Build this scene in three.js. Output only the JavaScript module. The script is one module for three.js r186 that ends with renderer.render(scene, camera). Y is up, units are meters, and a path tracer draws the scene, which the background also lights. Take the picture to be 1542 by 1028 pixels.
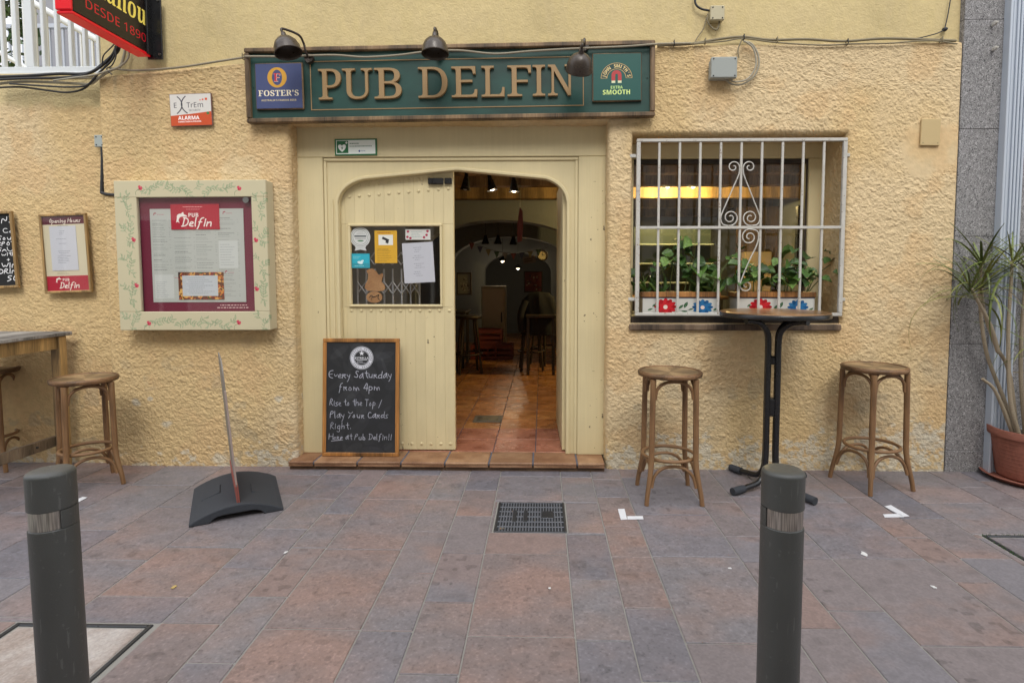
import * as THREE from 'three';
import { mergeGeometries } from 'three/addons/utils/BufferGeometryUtils.js';
import { TextGeometry } from 'three/addons/geometries/TextGeometry.js';
import { FontLoader } from 'three/addons/loaders/FontLoader.js';

// ---------------------------------------------------------------- camera, sky, sun, exposure
const scene = new THREE.Scene();
const F = 840, PX = 798, PY = 462, EYE = 1.32, DIST = 3.733;              // lens in photo pixels, eye height and distance to the facade in metres
const YAW = Math.atan(18 / F), PITCH = -Math.atan(49 / F);
const camera = new THREE.PerspectiveCamera(2 * Math.atan(514 / F) * 180 / Math.PI, 1542 / 1028, 0.05, 200);
camera.position.set(0, EYE, DIST);
camera.rotation.set(PITCH, YAW, 0, 'YXZ');
camera.setViewOffset(1542, 1028, 771 - PX, 514 - PY, 1542, 1028);
camera.updateMatrixWorld(true);
const renderer = new THREE.WebGLRenderer({ antialias: true });
renderer.toneMapping = THREE.LinearToneMapping;
renderer.toneMappingExposure = 1.3;
renderer.shadowMap.enabled = true;

const SUN_DIR = new THREE.Vector3(0.1, 1.05, 1.0).normalize();
{ // an overcast sky: brighter overhead, soft cloud texture, no disc
  const W = 256, H = 128, d = new Float32Array(W * H * 4);
  for (let j = 0; j < H; j++) for (let i = 0; i < W; i++) {
    const el = (0.5 - (H - 1 - j + 0.5) / H) * Math.PI, az = i / W * Math.PI * 2, up = Math.max(0, Math.sin(el));
    let c = 0;
    for (const [f, a, p] of [[2, .5, .3], [3, .3, 1.9], [5, .25, 4.1], [9, .15, 2.2]]) c += a * Math.sin(az * f + p + 2.1 * Math.sin(el * f + p)) * Math.cos(el * f * 1.3 + p);
    const l = (1 + 2 * up) / 3 * 6.4 * (1 + 0.1 * c);
    const k = (j * W + i) * 4;
    d[k] = l * 0.97; d[k + 1] = l * 0.995; d[k + 2] = l * 1.05; d[k + 3] = 1;
  }
  const t = new THREE.DataTexture(d, W, H, THREE.RGBAFormat, THREE.FloatType);
  t.mapping = THREE.EquirectangularReflectionMapping; t.magFilter = THREE.LinearFilter; t.minFilter = THREE.LinearFilter; t.needsUpdate = true;
  scene.background = t; scene.environment = t; scene.environmentIntensity = 0.3; scene.backgroundIntensity = 0.3;
}
const sun = new THREE.DirectionalLight(new THREE.Color(1, 0.965, 0.9), 1.3);
sun.name = 'sun';
sun.position.copy(SUN_DIR).multiplyScalar(20); sun.castShadow = true; sun.shadow.radius = 45;
sun.shadow.mapSize.set(2048, 2048);
Object.assign(sun.shadow.camera, { left: -8, right: 8, top: 8, bottom: -8, near: 1, far: 45 });
scene.add(sun, sun.target);

// ---------------------------------------------------------------- helpers
function rng(seed) { let s = seed | 0; return () => { s = (s + 0x6d2b79f5) | 0; let t = Math.imul(s ^ (s >>> 15), 1 | s); t = (t + Math.imul(t ^ (t >>> 7), 61 | t)) ^ t; return ((t ^ (t >>> 14)) >>> 0) / 4294967296; }; }
const R = rng(77), rr = (a, b) => a + (b - a) * R();
const lerp = (a, b, t) => a + (b - a) * t, clamp = (v, a = 0, b = 1) => Math.min(b, Math.max(a, v));
const sstep = (a, b, v) => { const t = clamp((v - a) / (b - a)); return t * t * (3 - 2 * t); };
const V = (x, y, z) => new THREE.Vector3(x, y, z), V2 = (x, y) => new THREE.Vector2(x, y);
// where the sight line of a photo pixel meets the plane z (a point on or near the facade) or the height h (a point on the ground)
function ray(x, y) { return V((x - PX) / F, -(y - PY) / F, -1).applyQuaternion(camera.quaternion); }
function WP(x, y, z = 0) { const d = ray(x, y), t = (z - DIST) / d.z; return V(d.x * t, EYE + d.y * t, z); }
function GP(x, y, h = 0) { const d = ray(x, y), t = (h - EYE) / d.y; return V(d.x * t, h, DIST + d.z * t); }

const taken = new Map();
function numbered(n) { const k = taken.get(n) ?? 0; taken.set(n, k + 1); return k ? n + '_' + String(k).padStart(3, '0') : n; }
function tag(o, label, category, group) { o.userData.label = label; if (category) o.userData.category = category; if (group) o.userData.group = group; return o; }
function thing(name, label, category, pos = [0, 0, 0], turn = 0, group) {
  const o = new THREE.Group(); o.name = numbered(name); o.position.set(...pos); o.rotation.y = turn; scene.add(o);
  return tag(o, label, category, group);
}
function part(name, geo, m, parent, pos) {
  const o = new THREE.Mesh(Array.isArray(geo) ? merge(geo) : geo, m); o.name = name; if (pos) o.position.set(...pos);
  parent.add(o); return o;
}
function grp(name, parent, pos) { const o = new THREE.Group(); o.name = name; if (pos) o.position.set(...pos); parent.add(o); return o; }
function one(name, geo, m, label, category, group) { const o = part(numbered(name), geo, m, scene); return tag(o, label, category, group); }
function structure(name, geo, m) { const o = part(name, geo, m, scene); o.userData.kind = 'structure'; return o; }
function copyOf(src, pos, turn, label, group) { const c = src.clone(); c.name = numbered(src.name.replace(/_\d{3}$/, '')); c.userData = { ...src.userData }; c.position.set(...pos); c.rotation.y = turn; scene.add(c); if (label) c.userData.label = label; if (group) c.userData.group = group; return c; }
function merge(list) {
  return mergeGeometries(list.map((g) => { const n = g.index ? g.toNonIndexed() : g.clone(); for (const k of Object.keys(n.attributes)) if (!['position', 'normal', 'uv'].includes(k)) n.deleteAttribute(k); if (!n.attributes.uv) boxUV(n); return n; }));
}
// texture coordinates in metres, from the axis that each face looks along
function boxUV(g, ox = 0, oy = 0) {
  const p = g.attributes.position, n = g.attributes.normal, uv = new Float32Array(p.count * 2);
  for (let i = 0; i < p.count; i++) {
    const ax = Math.abs(n.getX(i)), ay = Math.abs(n.getY(i)), az = Math.abs(n.getZ(i));
    let u, v;
    if (az >= ax && az >= ay) { u = p.getX(i); v = p.getY(i); } else if (ay >= ax) { u = p.getX(i); v = p.getZ(i); } else { u = p.getZ(i); v = p.getY(i); }
    uv[2 * i] = u + ox; uv[2 * i + 1] = v + oy;
  }
  g.setAttribute('uv', new THREE.BufferAttribute(uv, 2)); return g;
}
// a box whose twelve edges are chamfered by c
function cbox(w, h, d, c = 0.003, x = 0, y = 0, z = 0, ox = 0, oy = 0) {
  const X = w / 2, Y = h / 2, Z = d / 2; c = Math.min(c, X * .45, Y * .45, Z * .45);
  const pos = [], nor = [];
  const tri = (a, b, e) => {
    const ab = [b[0] - a[0], b[1] - a[1], b[2] - a[2]], ac = [e[0] - a[0], e[1] - a[1], e[2] - a[2]];
    let n = [ab[1] * ac[2] - ab[2] * ac[1], ab[2] * ac[0] - ab[0] * ac[2], ab[0] * ac[1] - ab[1] * ac[0]];
    const cen = [a[0] + b[0] + e[0], a[1] + b[1] + e[1], a[2] + b[2] + e[2]];
    if (n[0] * cen[0] + n[1] * cen[1] + n[2] * cen[2] < 0) { [b, e] = [e, b]; n = n.map((q) => -q); }
    const l = Math.hypot(...n) || 1;
    for (const q of [a, b, e]) { pos.push(q[0] + x, q[1] + y, q[2] + z); nor.push(n[0] / l, n[1] / l, n[2] / l); }
  };
  const quad = (a, b, e, f) => { tri(a, b, e); tri(a, e, f); };
  const S = [-1, 1];
  for (const s of S) {
    quad([s * X, -Y + c, -Z + c], [s * X, Y - c, -Z + c], [s * X, Y - c, Z - c], [s * X, -Y + c, Z - c]);
    quad([-X + c, s * Y, -Z + c], [X - c, s * Y, -Z + c], [X - c, s * Y, Z - c], [-X + c, s * Y, Z - c]);
    quad([-X + c, -Y + c, s * Z], [X - c, -Y + c, s * Z], [X - c, Y - c, s * Z], [-X + c, Y - c, s * Z]);
    for (const t of S) {
      quad([s * X, t * (Y - c), -Z + c], [s * X, t * (Y - c), Z - c], [s * (X - c), t * Y, Z - c], [s * (X - c), t * Y, -Z + c]);
      quad([s * X, -Y + c, t * (Z - c)], [s * X, Y - c, t * (Z - c)], [s * (X - c), Y - c, t * Z], [s * (X - c), -Y + c, t * Z]);
      quad([-X + c, s * Y, t * (Z - c)], [X - c, s * Y, t * (Z - c)], [X - c, s * (Y - c), t * Z], [-X + c, s * (Y - c), t * Z]);
      for (const u of S) tri([s * X, t * (Y - c), u * (Z - c)], [s * (X - c), t * Y, u * (Z - c)], [s * (X - c), t * (Y - c), u * Z]);
    }
  }
  const g = new THREE.BufferGeometry();
  g.setAttribute('position', new THREE.Float32BufferAttribute(pos, 3)); g.setAttribute('normal', new THREE.Float32BufferAttribute(nor, 3));
  return boxUV(g, ox, oy);
}
function uvCyl(g) { const p = g.attributes.position, uv = new Float32Array(p.count * 2); for (let i = 0; i < p.count; i++) { uv[2 * i] = g.attributes.uv.getX(i) * 6.2832 * .06; uv[2 * i + 1] = p.getY(i); } g.setAttribute('uv', new THREE.BufferAttribute(uv, 2)); return g; }
const span = (x0, x1, y0, y1, z0, z1, c = 0.003, ox, oy) => cbox(Math.abs(x1 - x0), Math.abs(y1 - y0), Math.abs(z1 - z0), c, (x0 + x1) / 2, (y0 + y1) / 2, (z0 + z1) / 2, ox, oy);
const sheet = (w, h, d, x = 0, y = 0, z = 0) => new THREE.BoxGeometry(w, h, d).translate(x, y, z);      // a printed sheet: the print fills its face
const cyl = (r0, r1, h, x = 0, y = 0, z = 0, n = 24) => new THREE.CylinderGeometry(r0, r1, h, n).translate(x, y, z);
function lathe(pts, n = 48) { let s = 0; pts.forEach(([r, y], i) => { const [r2, y2] = pts[(i + 1) % pts.length]; s += r * y2 - r2 * y; }); return new THREE.LatheGeometry((s < 0 ? pts.slice().reverse() : pts).map(([r, y]) => V2(r, y)), n); }
// a round rod along a smooth path; radius may vary along it, and ends are closed
function sweep(points, r, segs = 24, radial = 10, closed = false, tension = 0.5) {
  const c = new THREE.CatmullRomCurve3(points.map((p) => (p.isVector3 ? p : V(...p))), closed, 'catmullrom', tension);
  const rf = typeof r === 'function' ? r : () => r, fr = c.computeFrenetFrames(segs, closed), pos = [], nor = [], uv = [], idx = [], len = c.getLength();
  for (let i = 0; i <= segs; i++) {
    const t = i / segs, p = c.getPointAt(t), N = fr.normals[i], B = fr.binormals[i], q = rf(t);
    for (let j = 0; j <= radial; j++) {
      const a = j / radial * Math.PI * 2, n = N.clone().multiplyScalar(Math.cos(a)).addScaledVector(B, Math.sin(a));
      pos.push(p.x + n.x * q, p.y + n.y * q, p.z + n.z * q); nor.push(n.x, n.y, n.z); uv.push(j / radial * q * 6.28, t * len);
    }
  }
  const w = radial + 1;
  for (let i = 0; i < segs; i++) for (let j = 0; j < radial; j++) { const a = i * w + j; idx.push(a, a + 1, a + w, a + 1, a + w + 1, a + w); }
  if (!closed) for (const [i, s] of [[0, -1], [segs, 1]]) {
    const t = fr.tangents[i], p = c.getPointAt(i / segs), k = pos.length / 3;
    pos.push(p.x, p.y, p.z); nor.push(t.x * s, t.y * s, t.z * s); uv.push(0, 0);
    for (let j = 0; j <= radial; j++) { const b = (i * w + j) * 3; pos.push(pos[b], pos[b + 1], pos[b + 2]); nor.push(t.x * s, t.y * s, t.z * s); uv.push(0, 0); }
    for (let j = 0; j < radial; j++) s > 0 ? idx.push(k, k + 1 + j, k + 2 + j) : idx.push(k, k + 2 + j, k + 1 + j);
  }
  const g = new THREE.BufferGeometry();
  g.setAttribute('position', new THREE.Float32BufferAttribute(pos, 3)); g.setAttribute('normal', new THREE.Float32BufferAttribute(nor, 3)); g.setAttribute('uv', new THREE.Float32BufferAttribute(uv, 2)); g.setIndex(idx);
  return g;
}
function extr(shape, depth, bevel = 0, seg = 12) {
  return new THREE.ExtrudeGeometry(shape, { depth: depth - 2 * bevel, bevelEnabled: bevel > 0, bevelSize: bevel, bevelThickness: bevel, bevelOffset: -bevel, bevelSegments: 2, curveSegments: seg }).translate(0, 0, bevel);
}
const rectShape = (x0, y0, x1, y1) => { const s = new THREE.Shape(); s.moveTo(x0, y0); s.lineTo(x1, y0); s.lineTo(x1, y1); s.lineTo(x0, y1); s.closePath(); return s; };
const polyShape = (pts) => { const s = new THREE.Shape(); pts.forEach(([x, y], i) => (i ? s.lineTo(x, y) : s.moveTo(x, y))); s.closePath(); return s; };

// ---- noise and textures
function hash(i, j, s = 0) { let h = Math.imul(i, 374761393) ^ Math.imul(j, 668265263) ^ Math.imul(s, 2147483647 - 58); h = Math.imul(h ^ (h >>> 13), 1274126177); h ^= h >>> 16; return (h >>> 0) / 4294967296; }
function vn(x, y, s = 0, px = 0, py = px) {
  let i = Math.floor(x), j = Math.floor(y), fx = x - i, fy = y - j; fx = fx * fx * fx * (fx * (fx * 6 - 15) + 10); fy = fy * fy * fy * (fy * (fy * 6 - 15) + 10);
  let i1 = i + 1, j1 = j + 1;
  if (px) { i = ((i % px) + px) % px; i1 = ((i1 % px) + px) % px; j = ((j % py) + py) % py; j1 = ((j1 % py) + py) % py; }
  return lerp(lerp(hash(i, j, s), hash(i1, j, s), fx), lerp(hash(i, j1, s), hash(i1, j1, s), fx), fy);
}
function fbm(x, y, o = 4, s = 0, px = 0, py = px) { let v = 0, a = 0.5, n = 0; for (let k = 0; k < o; k++) { v += a * vn(x, y, s + k, px, py); n += a; a *= .5; x *= 2; y *= 2; px *= 2; py *= 2; } return v / n; }
const tf = (u, v, fx, fy, o, s) => fbm(u * fx, v * fy, o, s, fx, fy);      // noise that tiles over 0..1
function tex(size, fn, srgb = true, metres = 1) {           // fn(u, v) with u, v in 0..1 gives [r, g, b] or one grey, 0..1 (sRGB when srgb)
  const d = new Uint8Array(size * size * 4);
  for (let j = 0; j < size; j++) for (let i = 0; i < size; i++) {
    const c = fn(i / size, j / size), k = (j * size + i) * 4;
    if (Array.isArray(c)) { d[k] = clamp(c[0]) * 255; d[k + 1] = clamp(c[1]) * 255; d[k + 2] = clamp(c[2]) * 255; } else d[k] = d[k + 1] = d[k + 2] = clamp(c) * 255;
    d[k + 3] = 255;
  }
  const t = new THREE.DataTexture(d, size, size); t.wrapS = t.wrapT = THREE.RepeatWrapping; t.magFilter = THREE.LinearFilter; t.minFilter = THREE.LinearMipmapLinearFilter; t.generateMipmaps = true;
  if (srgb) t.colorSpace = THREE.SRGBColorSpace; t.repeat.set(1 / metres, 1 / metres); t.needsUpdate = true; return t;
}
function canvasTex(w, h, draw) {
  const c = document.createElement('canvas'); c.width = w; c.height = h; const g = c.getContext('2d'); draw(g, w, h);
  const t = new THREE.CanvasTexture(c); t.colorSpace = THREE.SRGBColorSpace; t.anisotropy = 8; return t;
}
const std = (color, roughness = 0.8, o = {}) => new THREE.MeshStandardMaterial({ color: new THREE.Color(color), roughness, ...o });
const lin = (r, g, b, roughness = 0.8, o = {}) => new THREE.MeshStandardMaterial({ color: new THREE.Color().setRGB(r, g, b), roughness, ...o });
const phys = (color, roughness, o = {}) => new THREE.MeshPhysicalMaterial({ color: new THREE.Color(color), roughness, ...o });

// ---------------------------------------------------------------- materials
const grain = tex(512, (u, v) => 0.5 + 0.35 * (tf(u, v, 64, 64, 3, 3) - .5) + .5 * (tf(u, v, 8, 8, 4, 9) - .5), false, 0.5);
const fineBump = tex(512, (u, v) => tf(u, v, 80, 80, 3, 21), false, 0.25);
const roughVar = tex(256, (u, v) => 0.55 + .5 * (tf(u, v, 10, 10, 5, 31) - .15), false, 0.6);
const M = {};
M.stucco = new THREE.MeshStandardMaterial({ vertexColors: true, roughness: 0.95, bumpMap: tex(1024, (u, v) => .6 * sstep(.2, .8, tf(u, v, 70, 78, 2, 15)) + .4 * tf(u, v, 150, 160, 2, 17), false, 0.8), bumpScale: 0.0047 });
M.stuccoRubbed = new THREE.MeshStandardMaterial({ vertexColors: true, roughness: 0.92, bumpMap: grain, bumpScale: 0.0018 });
M.plaster = (() => {                                            // smooth painted plaster of the upper wall, faintly stained
  const map = tex(1024, (u, v) => {
    const a = tf(u, v, 6, 6, 5, 51), b = tf(u, v, 48, 14, 3, 57), s = sstep(.66, .74, tf(u, v, 9, 5, 5, 63)) * .025;
    const k = 0.93 + .10 * (a - .5) + .05 * (tf(u, v, 120, 120, 2, 59) - .5) - s;
    return [k * .835, k * .755, k * (.545 + .02 * b)];
  }, true, 2.2);
  return new THREE.MeshStandardMaterial({ map, roughness: 0.9, bumpMap: tex(512, (u, v) => .6 * tf(u, v, 16, 16, 4, 71) + .4 * tf(u, v, 90, 90, 2, 73), false, 0.8), bumpScale: 0.004 });
})();
const cream = (k, wear) => tex(1024, (u, v) => {
  const a = tf(u, v, 5, 5, 5, 81), g = tf(u, v, 90, 4, 3, 83), n = tf(u, v, 60, 60, 3, 87);
  const w = wear * sstep(.80, .82, .75 * n + .25 * a + (wear > .8 ? .0 : -.04));
  const q = k * (1 + .07 * (a - .5) + .03 * (g - .5));
  return [lerp(q * .828, .42, w), lerp(q * .768, .37, w), lerp(q * .602, .29, w)];
}, true, 1.3);
const streakBump = tex(512, (u, v) => tf(u, v, 100, 4, 3, 91) * .7 + .3 * tf(u, v, 30, 30, 3, 93), false, 0.6);
M.cream = new THREE.MeshStandardMaterial({ map: cream(1, .6), roughness: 0.55, bumpMap: streakBump, bumpScale: 0.0008 });
M.creamWorn = new THREE.MeshStandardMaterial({ map: cream(.99, .9), roughness: 0.6, bumpMap: streakBump, bumpScale: 0.001 });
M.mortar = lin(.265, .255, .235, .95, { bumpMap: grain, bumpScale: .004 });
M.granite = new THREE.MeshStandardMaterial({
  map: tex(1024, (u, v) => {
    const a = tf(u, v, 230, 230, 1, 101), b = tf(u, v, 190, 190, 1, 103), c = tf(u, v, 70, 70, 3, 107);
    let k = .50 + .16 * (c - .5); if (a > .70) k -= .27 * sstep(.70, .86, a); if (b > .66) k += .14 * sstep(.66, .8, b);
    return [k, k * .985, k * .985];
  }, true, 0.9), roughness: .75, bumpMap: fineBump, bumpScale: .0006,
});
// street stones: one mottled picture, several tints
const stoneMap = tex(1024, (u, v) => {
  const a = tf(u, v, 3, 4, 5, 111), b = tf(u, v, 5, 9, 4, 117), n = tf(u, v, 150, 150, 2, 119), m = tf(u, v, 30, 30, 4, 123);
  const red = .55 * sstep(.42, .70, .6 * a + .4 * b);
  let k = .90 + .13 * (n - .5) + .09 * (m - .5) + .10 * (a - .5);
  if (n > .78) k += .05; if (n < .21) k -= .06;
  const spot = sstep(.77, .80, tf(u, v, 34, 34, 2, 127)) * .07; k -= spot;
  return [k * lerp(.84, .96, red), k * lerp(.82, .82, red), k * lerp(.845, .77, red)];
}, true, 1.55);
const stoneBump = tex(1024, (u, v) => .45 * tf(u, v, 130, 130, 2, 133) + .55 * tf(u, v, 14, 14, 4, 137), false, 0.9);
const spotMap = tex(1024, (u, v) => {                             // the same stone under old drips and chewing gum
  const a = tf(u, v, 3, 4, 5, 141), n = tf(u, v, 150, 150, 2, 119), m = tf(u, v, 30, 30, 4, 143);
  const red = .55 * sstep(.42, .70, a);
  let k = .90 + .13 * (n - .5) + .09 * (m - .5);
  const s1 = sstep(.70, .74, tf(u, v, 46, 46, 1, 151) * .8 + .2 * m) * sstep(.45, .6, tf(u, v, 4, 4, 3, 153)), s2 = sstep(.80, .83, tf(u, v, 19, 19, 1, 157) * .85 + .15 * n);
  k -= .12 * s1 + .06 * s2;
  return [k * lerp(.84, .96, red), k * lerp(.82, .82, red), k * lerp(.845, .77, red)];
}, true, 1.3);
M.stone = [[.328, .324, .335], [.338, .326, .325], [.306, .304, .318], [.372, .318, .292], [.342, .338, .338], [.284, .286, .304], [.352, .321, .308]].map(([r, g, b], i) => lin(r, g, b, .74, { map: stoneMap, bumpMap: stoneBump, bumpScale: .0013, roughnessMap: roughVar }));
M.stoneSpot = [[.325, .319, .325], [.352, .318, .302]].map(([r, g, b]) => lin(r, g, b, .74, { map: spotMap, bumpMap: stoneBump, bumpScale: .0013 }));
const clayMap = tex(512, (u, v) => { const a = tf(u, v, 4, 4, 5, 161), n = tf(u, v, 60, 60, 3, 163), k = .85 + .35 * (a - .5) + .16 * (n - .5); return [k, k * lerp(.9, 1.02, a), k * lerp(.85, 1.05, a)]; }, true, .45);
M.clay = [[.47, .205, .072], [.50, .23, .078], [.42, .19, .075], [.47, .20, .12]].map(([r, g, b]) => lin(r, g, b, .42, { map: clayMap, roughnessMap: roughVar, bumpMap: grain, bumpScale: .0012 }));
M.stepClay = [[.36, .20, .105], [.39, .225, .115], [.33, .19, .10]].map(([r, g, b]) => lin(r, g, b, .5, { map: clayMap, bumpMap: grain, bumpScale: .001 }));
M.riser = lin(.17, .105, .055, .6, { map: clayMap });
M.grout = lin(.10, .105, .13, .95);
const woodMap = (s, dark) => tex(512, (u, v) => {
  const w = tf(u, v, 40, 3, 4, s), l = tf(u, v, 6, 1, 3, s + 5), f = tf(u, v, 160, 8, 2, s + 9);
  const k = .80 + .40 * (w - .5) + .62 * (l - .5) + .16 * (f - .5) - dark * sstep(.60, .72, w) * .25;
  return [k, k * .97, k * .92];
}, true, .5);
const woodA = woodMap(201, 1), woodB = woodMap(231, .6);
M.bentwood = lin(.235, .132, .064, .5, { map: woodA, bumpMap: streakBump, bumpScale: .0006 });
M.bentwoodPale = lin(.235, .150, .078, .52, { map: woodA, bumpMap: streakBump, bumpScale: .0006 });
M.seatTop = lin(.35, .245, .14, .45, { map: woodA, bumpMap: streakBump, bumpScale: .0005 });
M.oak = lin(.66, .44, .19, .5, { map: woodB });
M.orangeWood = lin(.50, .235, .068, .45, { map: woodB });
M.greyWood = lin(.34, .34, .35, .75, { map: woodA, bumpMap: streakBump, bumpScale: .001 });
M.beam = lin(.42, .28, .12, .6, { map: woodA });
M.darkWood = lin(.05, .035, .025, .5, { map: woodA });
M.tabletop = lin(.33, .185, .085, .28, { map: woodA });
M.black = lin(.012, .012, .013, .42, { roughnessMap: roughVar });
M.blackRubber = lin(.034, .038, .046, .85, { bumpMap: grain, bumpScale: .001 });
M.bollard = lin(.088, .091, .086, .45, { bumpMap: fineBump, bumpScale: .0003, map: tex(512, (u, v) => { const s = sstep(.74, .77, tf(u, v, 40, 7, 3, 351)) * sstep(.55, .62, tf(u, v, 6, 6, 2, 357)) + sstep(.80, .83, tf(u, v, 30, 36, 3, 353)) * .7, k = .80 + .06 * tf(u, v, 8, 4, 3, 355); return clamp(k + .18 * s); }, true, .36) });
M.steel = new THREE.MeshPhysicalMaterial({ color: new THREE.Color().setRGB(.74, .71, .64), metalness: 1, roughness: .3, anisotropy: .6, map: tex(256, (u, v) => .70 + .5 * (tf(u, v, 60, 2, 3, 361) - .3), true, .12) });
M.iron = lin(.062, .066, .074, .5, { metalness: .6, roughnessMap: roughVar, bumpMap: grain, bumpScale: .0006 });
M.bronze = new THREE.MeshStandardMaterial({ color: new THREE.Color().setRGB(.050, .037, .028), metalness: .15, roughness: .45, roughnessMap: roughVar, bumpMap: grain, bumpScale: .0008 });
M.whitePaint = lin(.57, .55, .50, .5, { map: tex(512, (u, v) => { const a = tf(u, v, 30, 30, 4, 301), k = .93 + .1 * (tf(u, v, 8, 8, 3, 303) - .5), w = .7 * sstep(.76, .80, a); return [lerp(k, .5, w), lerp(k, .36, w), lerp(k, .25, w)]; }, true, .35) });
M.whiteRail = lin(.66, .69, .70, .45);
M.greyPlastic = lin(.30, .32, .30, .6, { bumpMap: grain, bumpScale: .0004 });
M.alu = new THREE.MeshStandardMaterial({ color: new THREE.Color().setRGB(.50, .55, .62), metalness: .2, roughness: .4 });
M.green = lin(.015, .072, .058, .42, { map: tex(512, (u, v) => { const k = .85 + .35 * (tf(u, v, 6, 12, 5, 311) - .5); return [k, k, k]; }, true, 1.2) });
M.gold = lin(.31, .195, .085, .45);
M.signFrame = lin(.25, .165, .09, .5, { map: woodA });
M.red = lin(.55, .02, .03, .45);
M.cableGrey = lin(.33, .30, .23, .7);
M.cableDirty = lin(.22, .185, .115, .8);
M.cableBlack = lin(.02, .02, .022, .5);
M.glass = new THREE.MeshPhysicalMaterial({ color: 0xffffff, roughness: 0.03, transmission: 1, thickness: 0, ior: 1.5 });
M.terracotta = lin(.35, .135, .09, .7, { map: clayMap, bumpMap: grain, bumpScale: .001 });
M.soil = lin(.045, .03, .02, 1);
const leafMap = tex(256, (u, v) => { const k = .85 + .4 * (tf(u, v, 10, 10, 4, 331) - .5); return [k * 1.02, k, k * .9]; }, true, .1);
M.leaf = [[.07, .165, .04], [.105, .22, .05], [.17, .30, .085], [.05, .115, .035]].map(([r, g, b]) => lin(r, g, b, .5, { map: leafMap, side: THREE.DoubleSide }));
M.strap = [[.10, .145, .04], [.165, .22, .05], [.25, .28, .08], [.09, .075, .045]].map(([r, g, b]) => lin(r, g, b, .45, { map: leafMap, side: THREE.DoubleSide }));
M.stem = lin(.12, .15, .05, .7);
M.cane = lin(.30, .245, .17, .85, { bumpMap: tex(128, (u, v) => (v * 16 % 1 < .18 ? .2 : .7) + .2 * tf(u, v, 20, 20, 2, 341), false, .25), bumpScale: .003 });
M.bulb = new THREE.MeshStandardMaterial({ color: 0xffffff, emissive: new THREE.Color(1, .8, .5), emissiveIntensity: 3 });
M.roomWall = lin(.18, .19, .185, .85, { bumpMap: grain, bumpScale: .003 });
M.roomCeil = lin(.46, .36, .22, .8, { bumpMap: grain, bumpScale: .002 });
M.board = lin(.14, .085, .045, .6, { map: woodA });
M.grate = lin(.15, .16, .185, .5, { metalness: .3, bumpMap: grain, bumpScale: .0005 });

// ---------------------------------------------------------------- the pub: facade
const pub = thing('pub_building', 'yellow rough plastered pub with cream arched door and barred window', 'building');
const dL = WP(441, 450).x, dR = WP(914, 450).x, dT = WP(680, 183).y;                 // door opening
const wL = WP(952, 350).x, wR = WP(1272, 350).x, wT = WP(1110, 201).y, wB = WP(1110, 487).y;
const rL = WP(155, 330).x, rR = WP(1437, 350).x;
const topY = (x) => { const k = [[155, 108], [370, 90], [700, 76], [985, 68], [1440, 66]]; const q = x * 221 + 816; for (let i = 0; i < 4; i++) if (q <= k[i + 1][0] || i === 3) { const t = clamp((q - k[i][0]) / (k[i + 1][0] - k[i][0])); return WP(816, lerp(k[i][1], k[i + 1][1], t)).y; } };
// the thrown plaster: lumps a few centimetres long, coarser low down and to the right
function lump(x, y) {
  const wx = x + .018 * (vn(x * 21, y * 21, 401) - .5), wy = y + .018 * (vn(x * 21, y * 21, 403) - .5);
  const c = clamp(.42 + .16 * x / 2 - .12 * (y - 1.4) + .5 * (vn(x * 1.6, y * 1.6, 405) - .5));
  const a = vn(wx / .0155, wy / .0145, 407), b = vn((wx + wy * .1) / .0235, wy / .021, 409), f = vn(wx / .012, wy / .011, 411), g = vn(x / .3, y / .3, 413);
  const body = lerp(sstep(.25, .85, a), sstep(.2, .8, b) * .75 + .4 * a, c);
  return .0054 * body * (.66 + .22 * c + .5 * (g - .4)) + .0036 * f + .005 * (g - .5);
}
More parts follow.
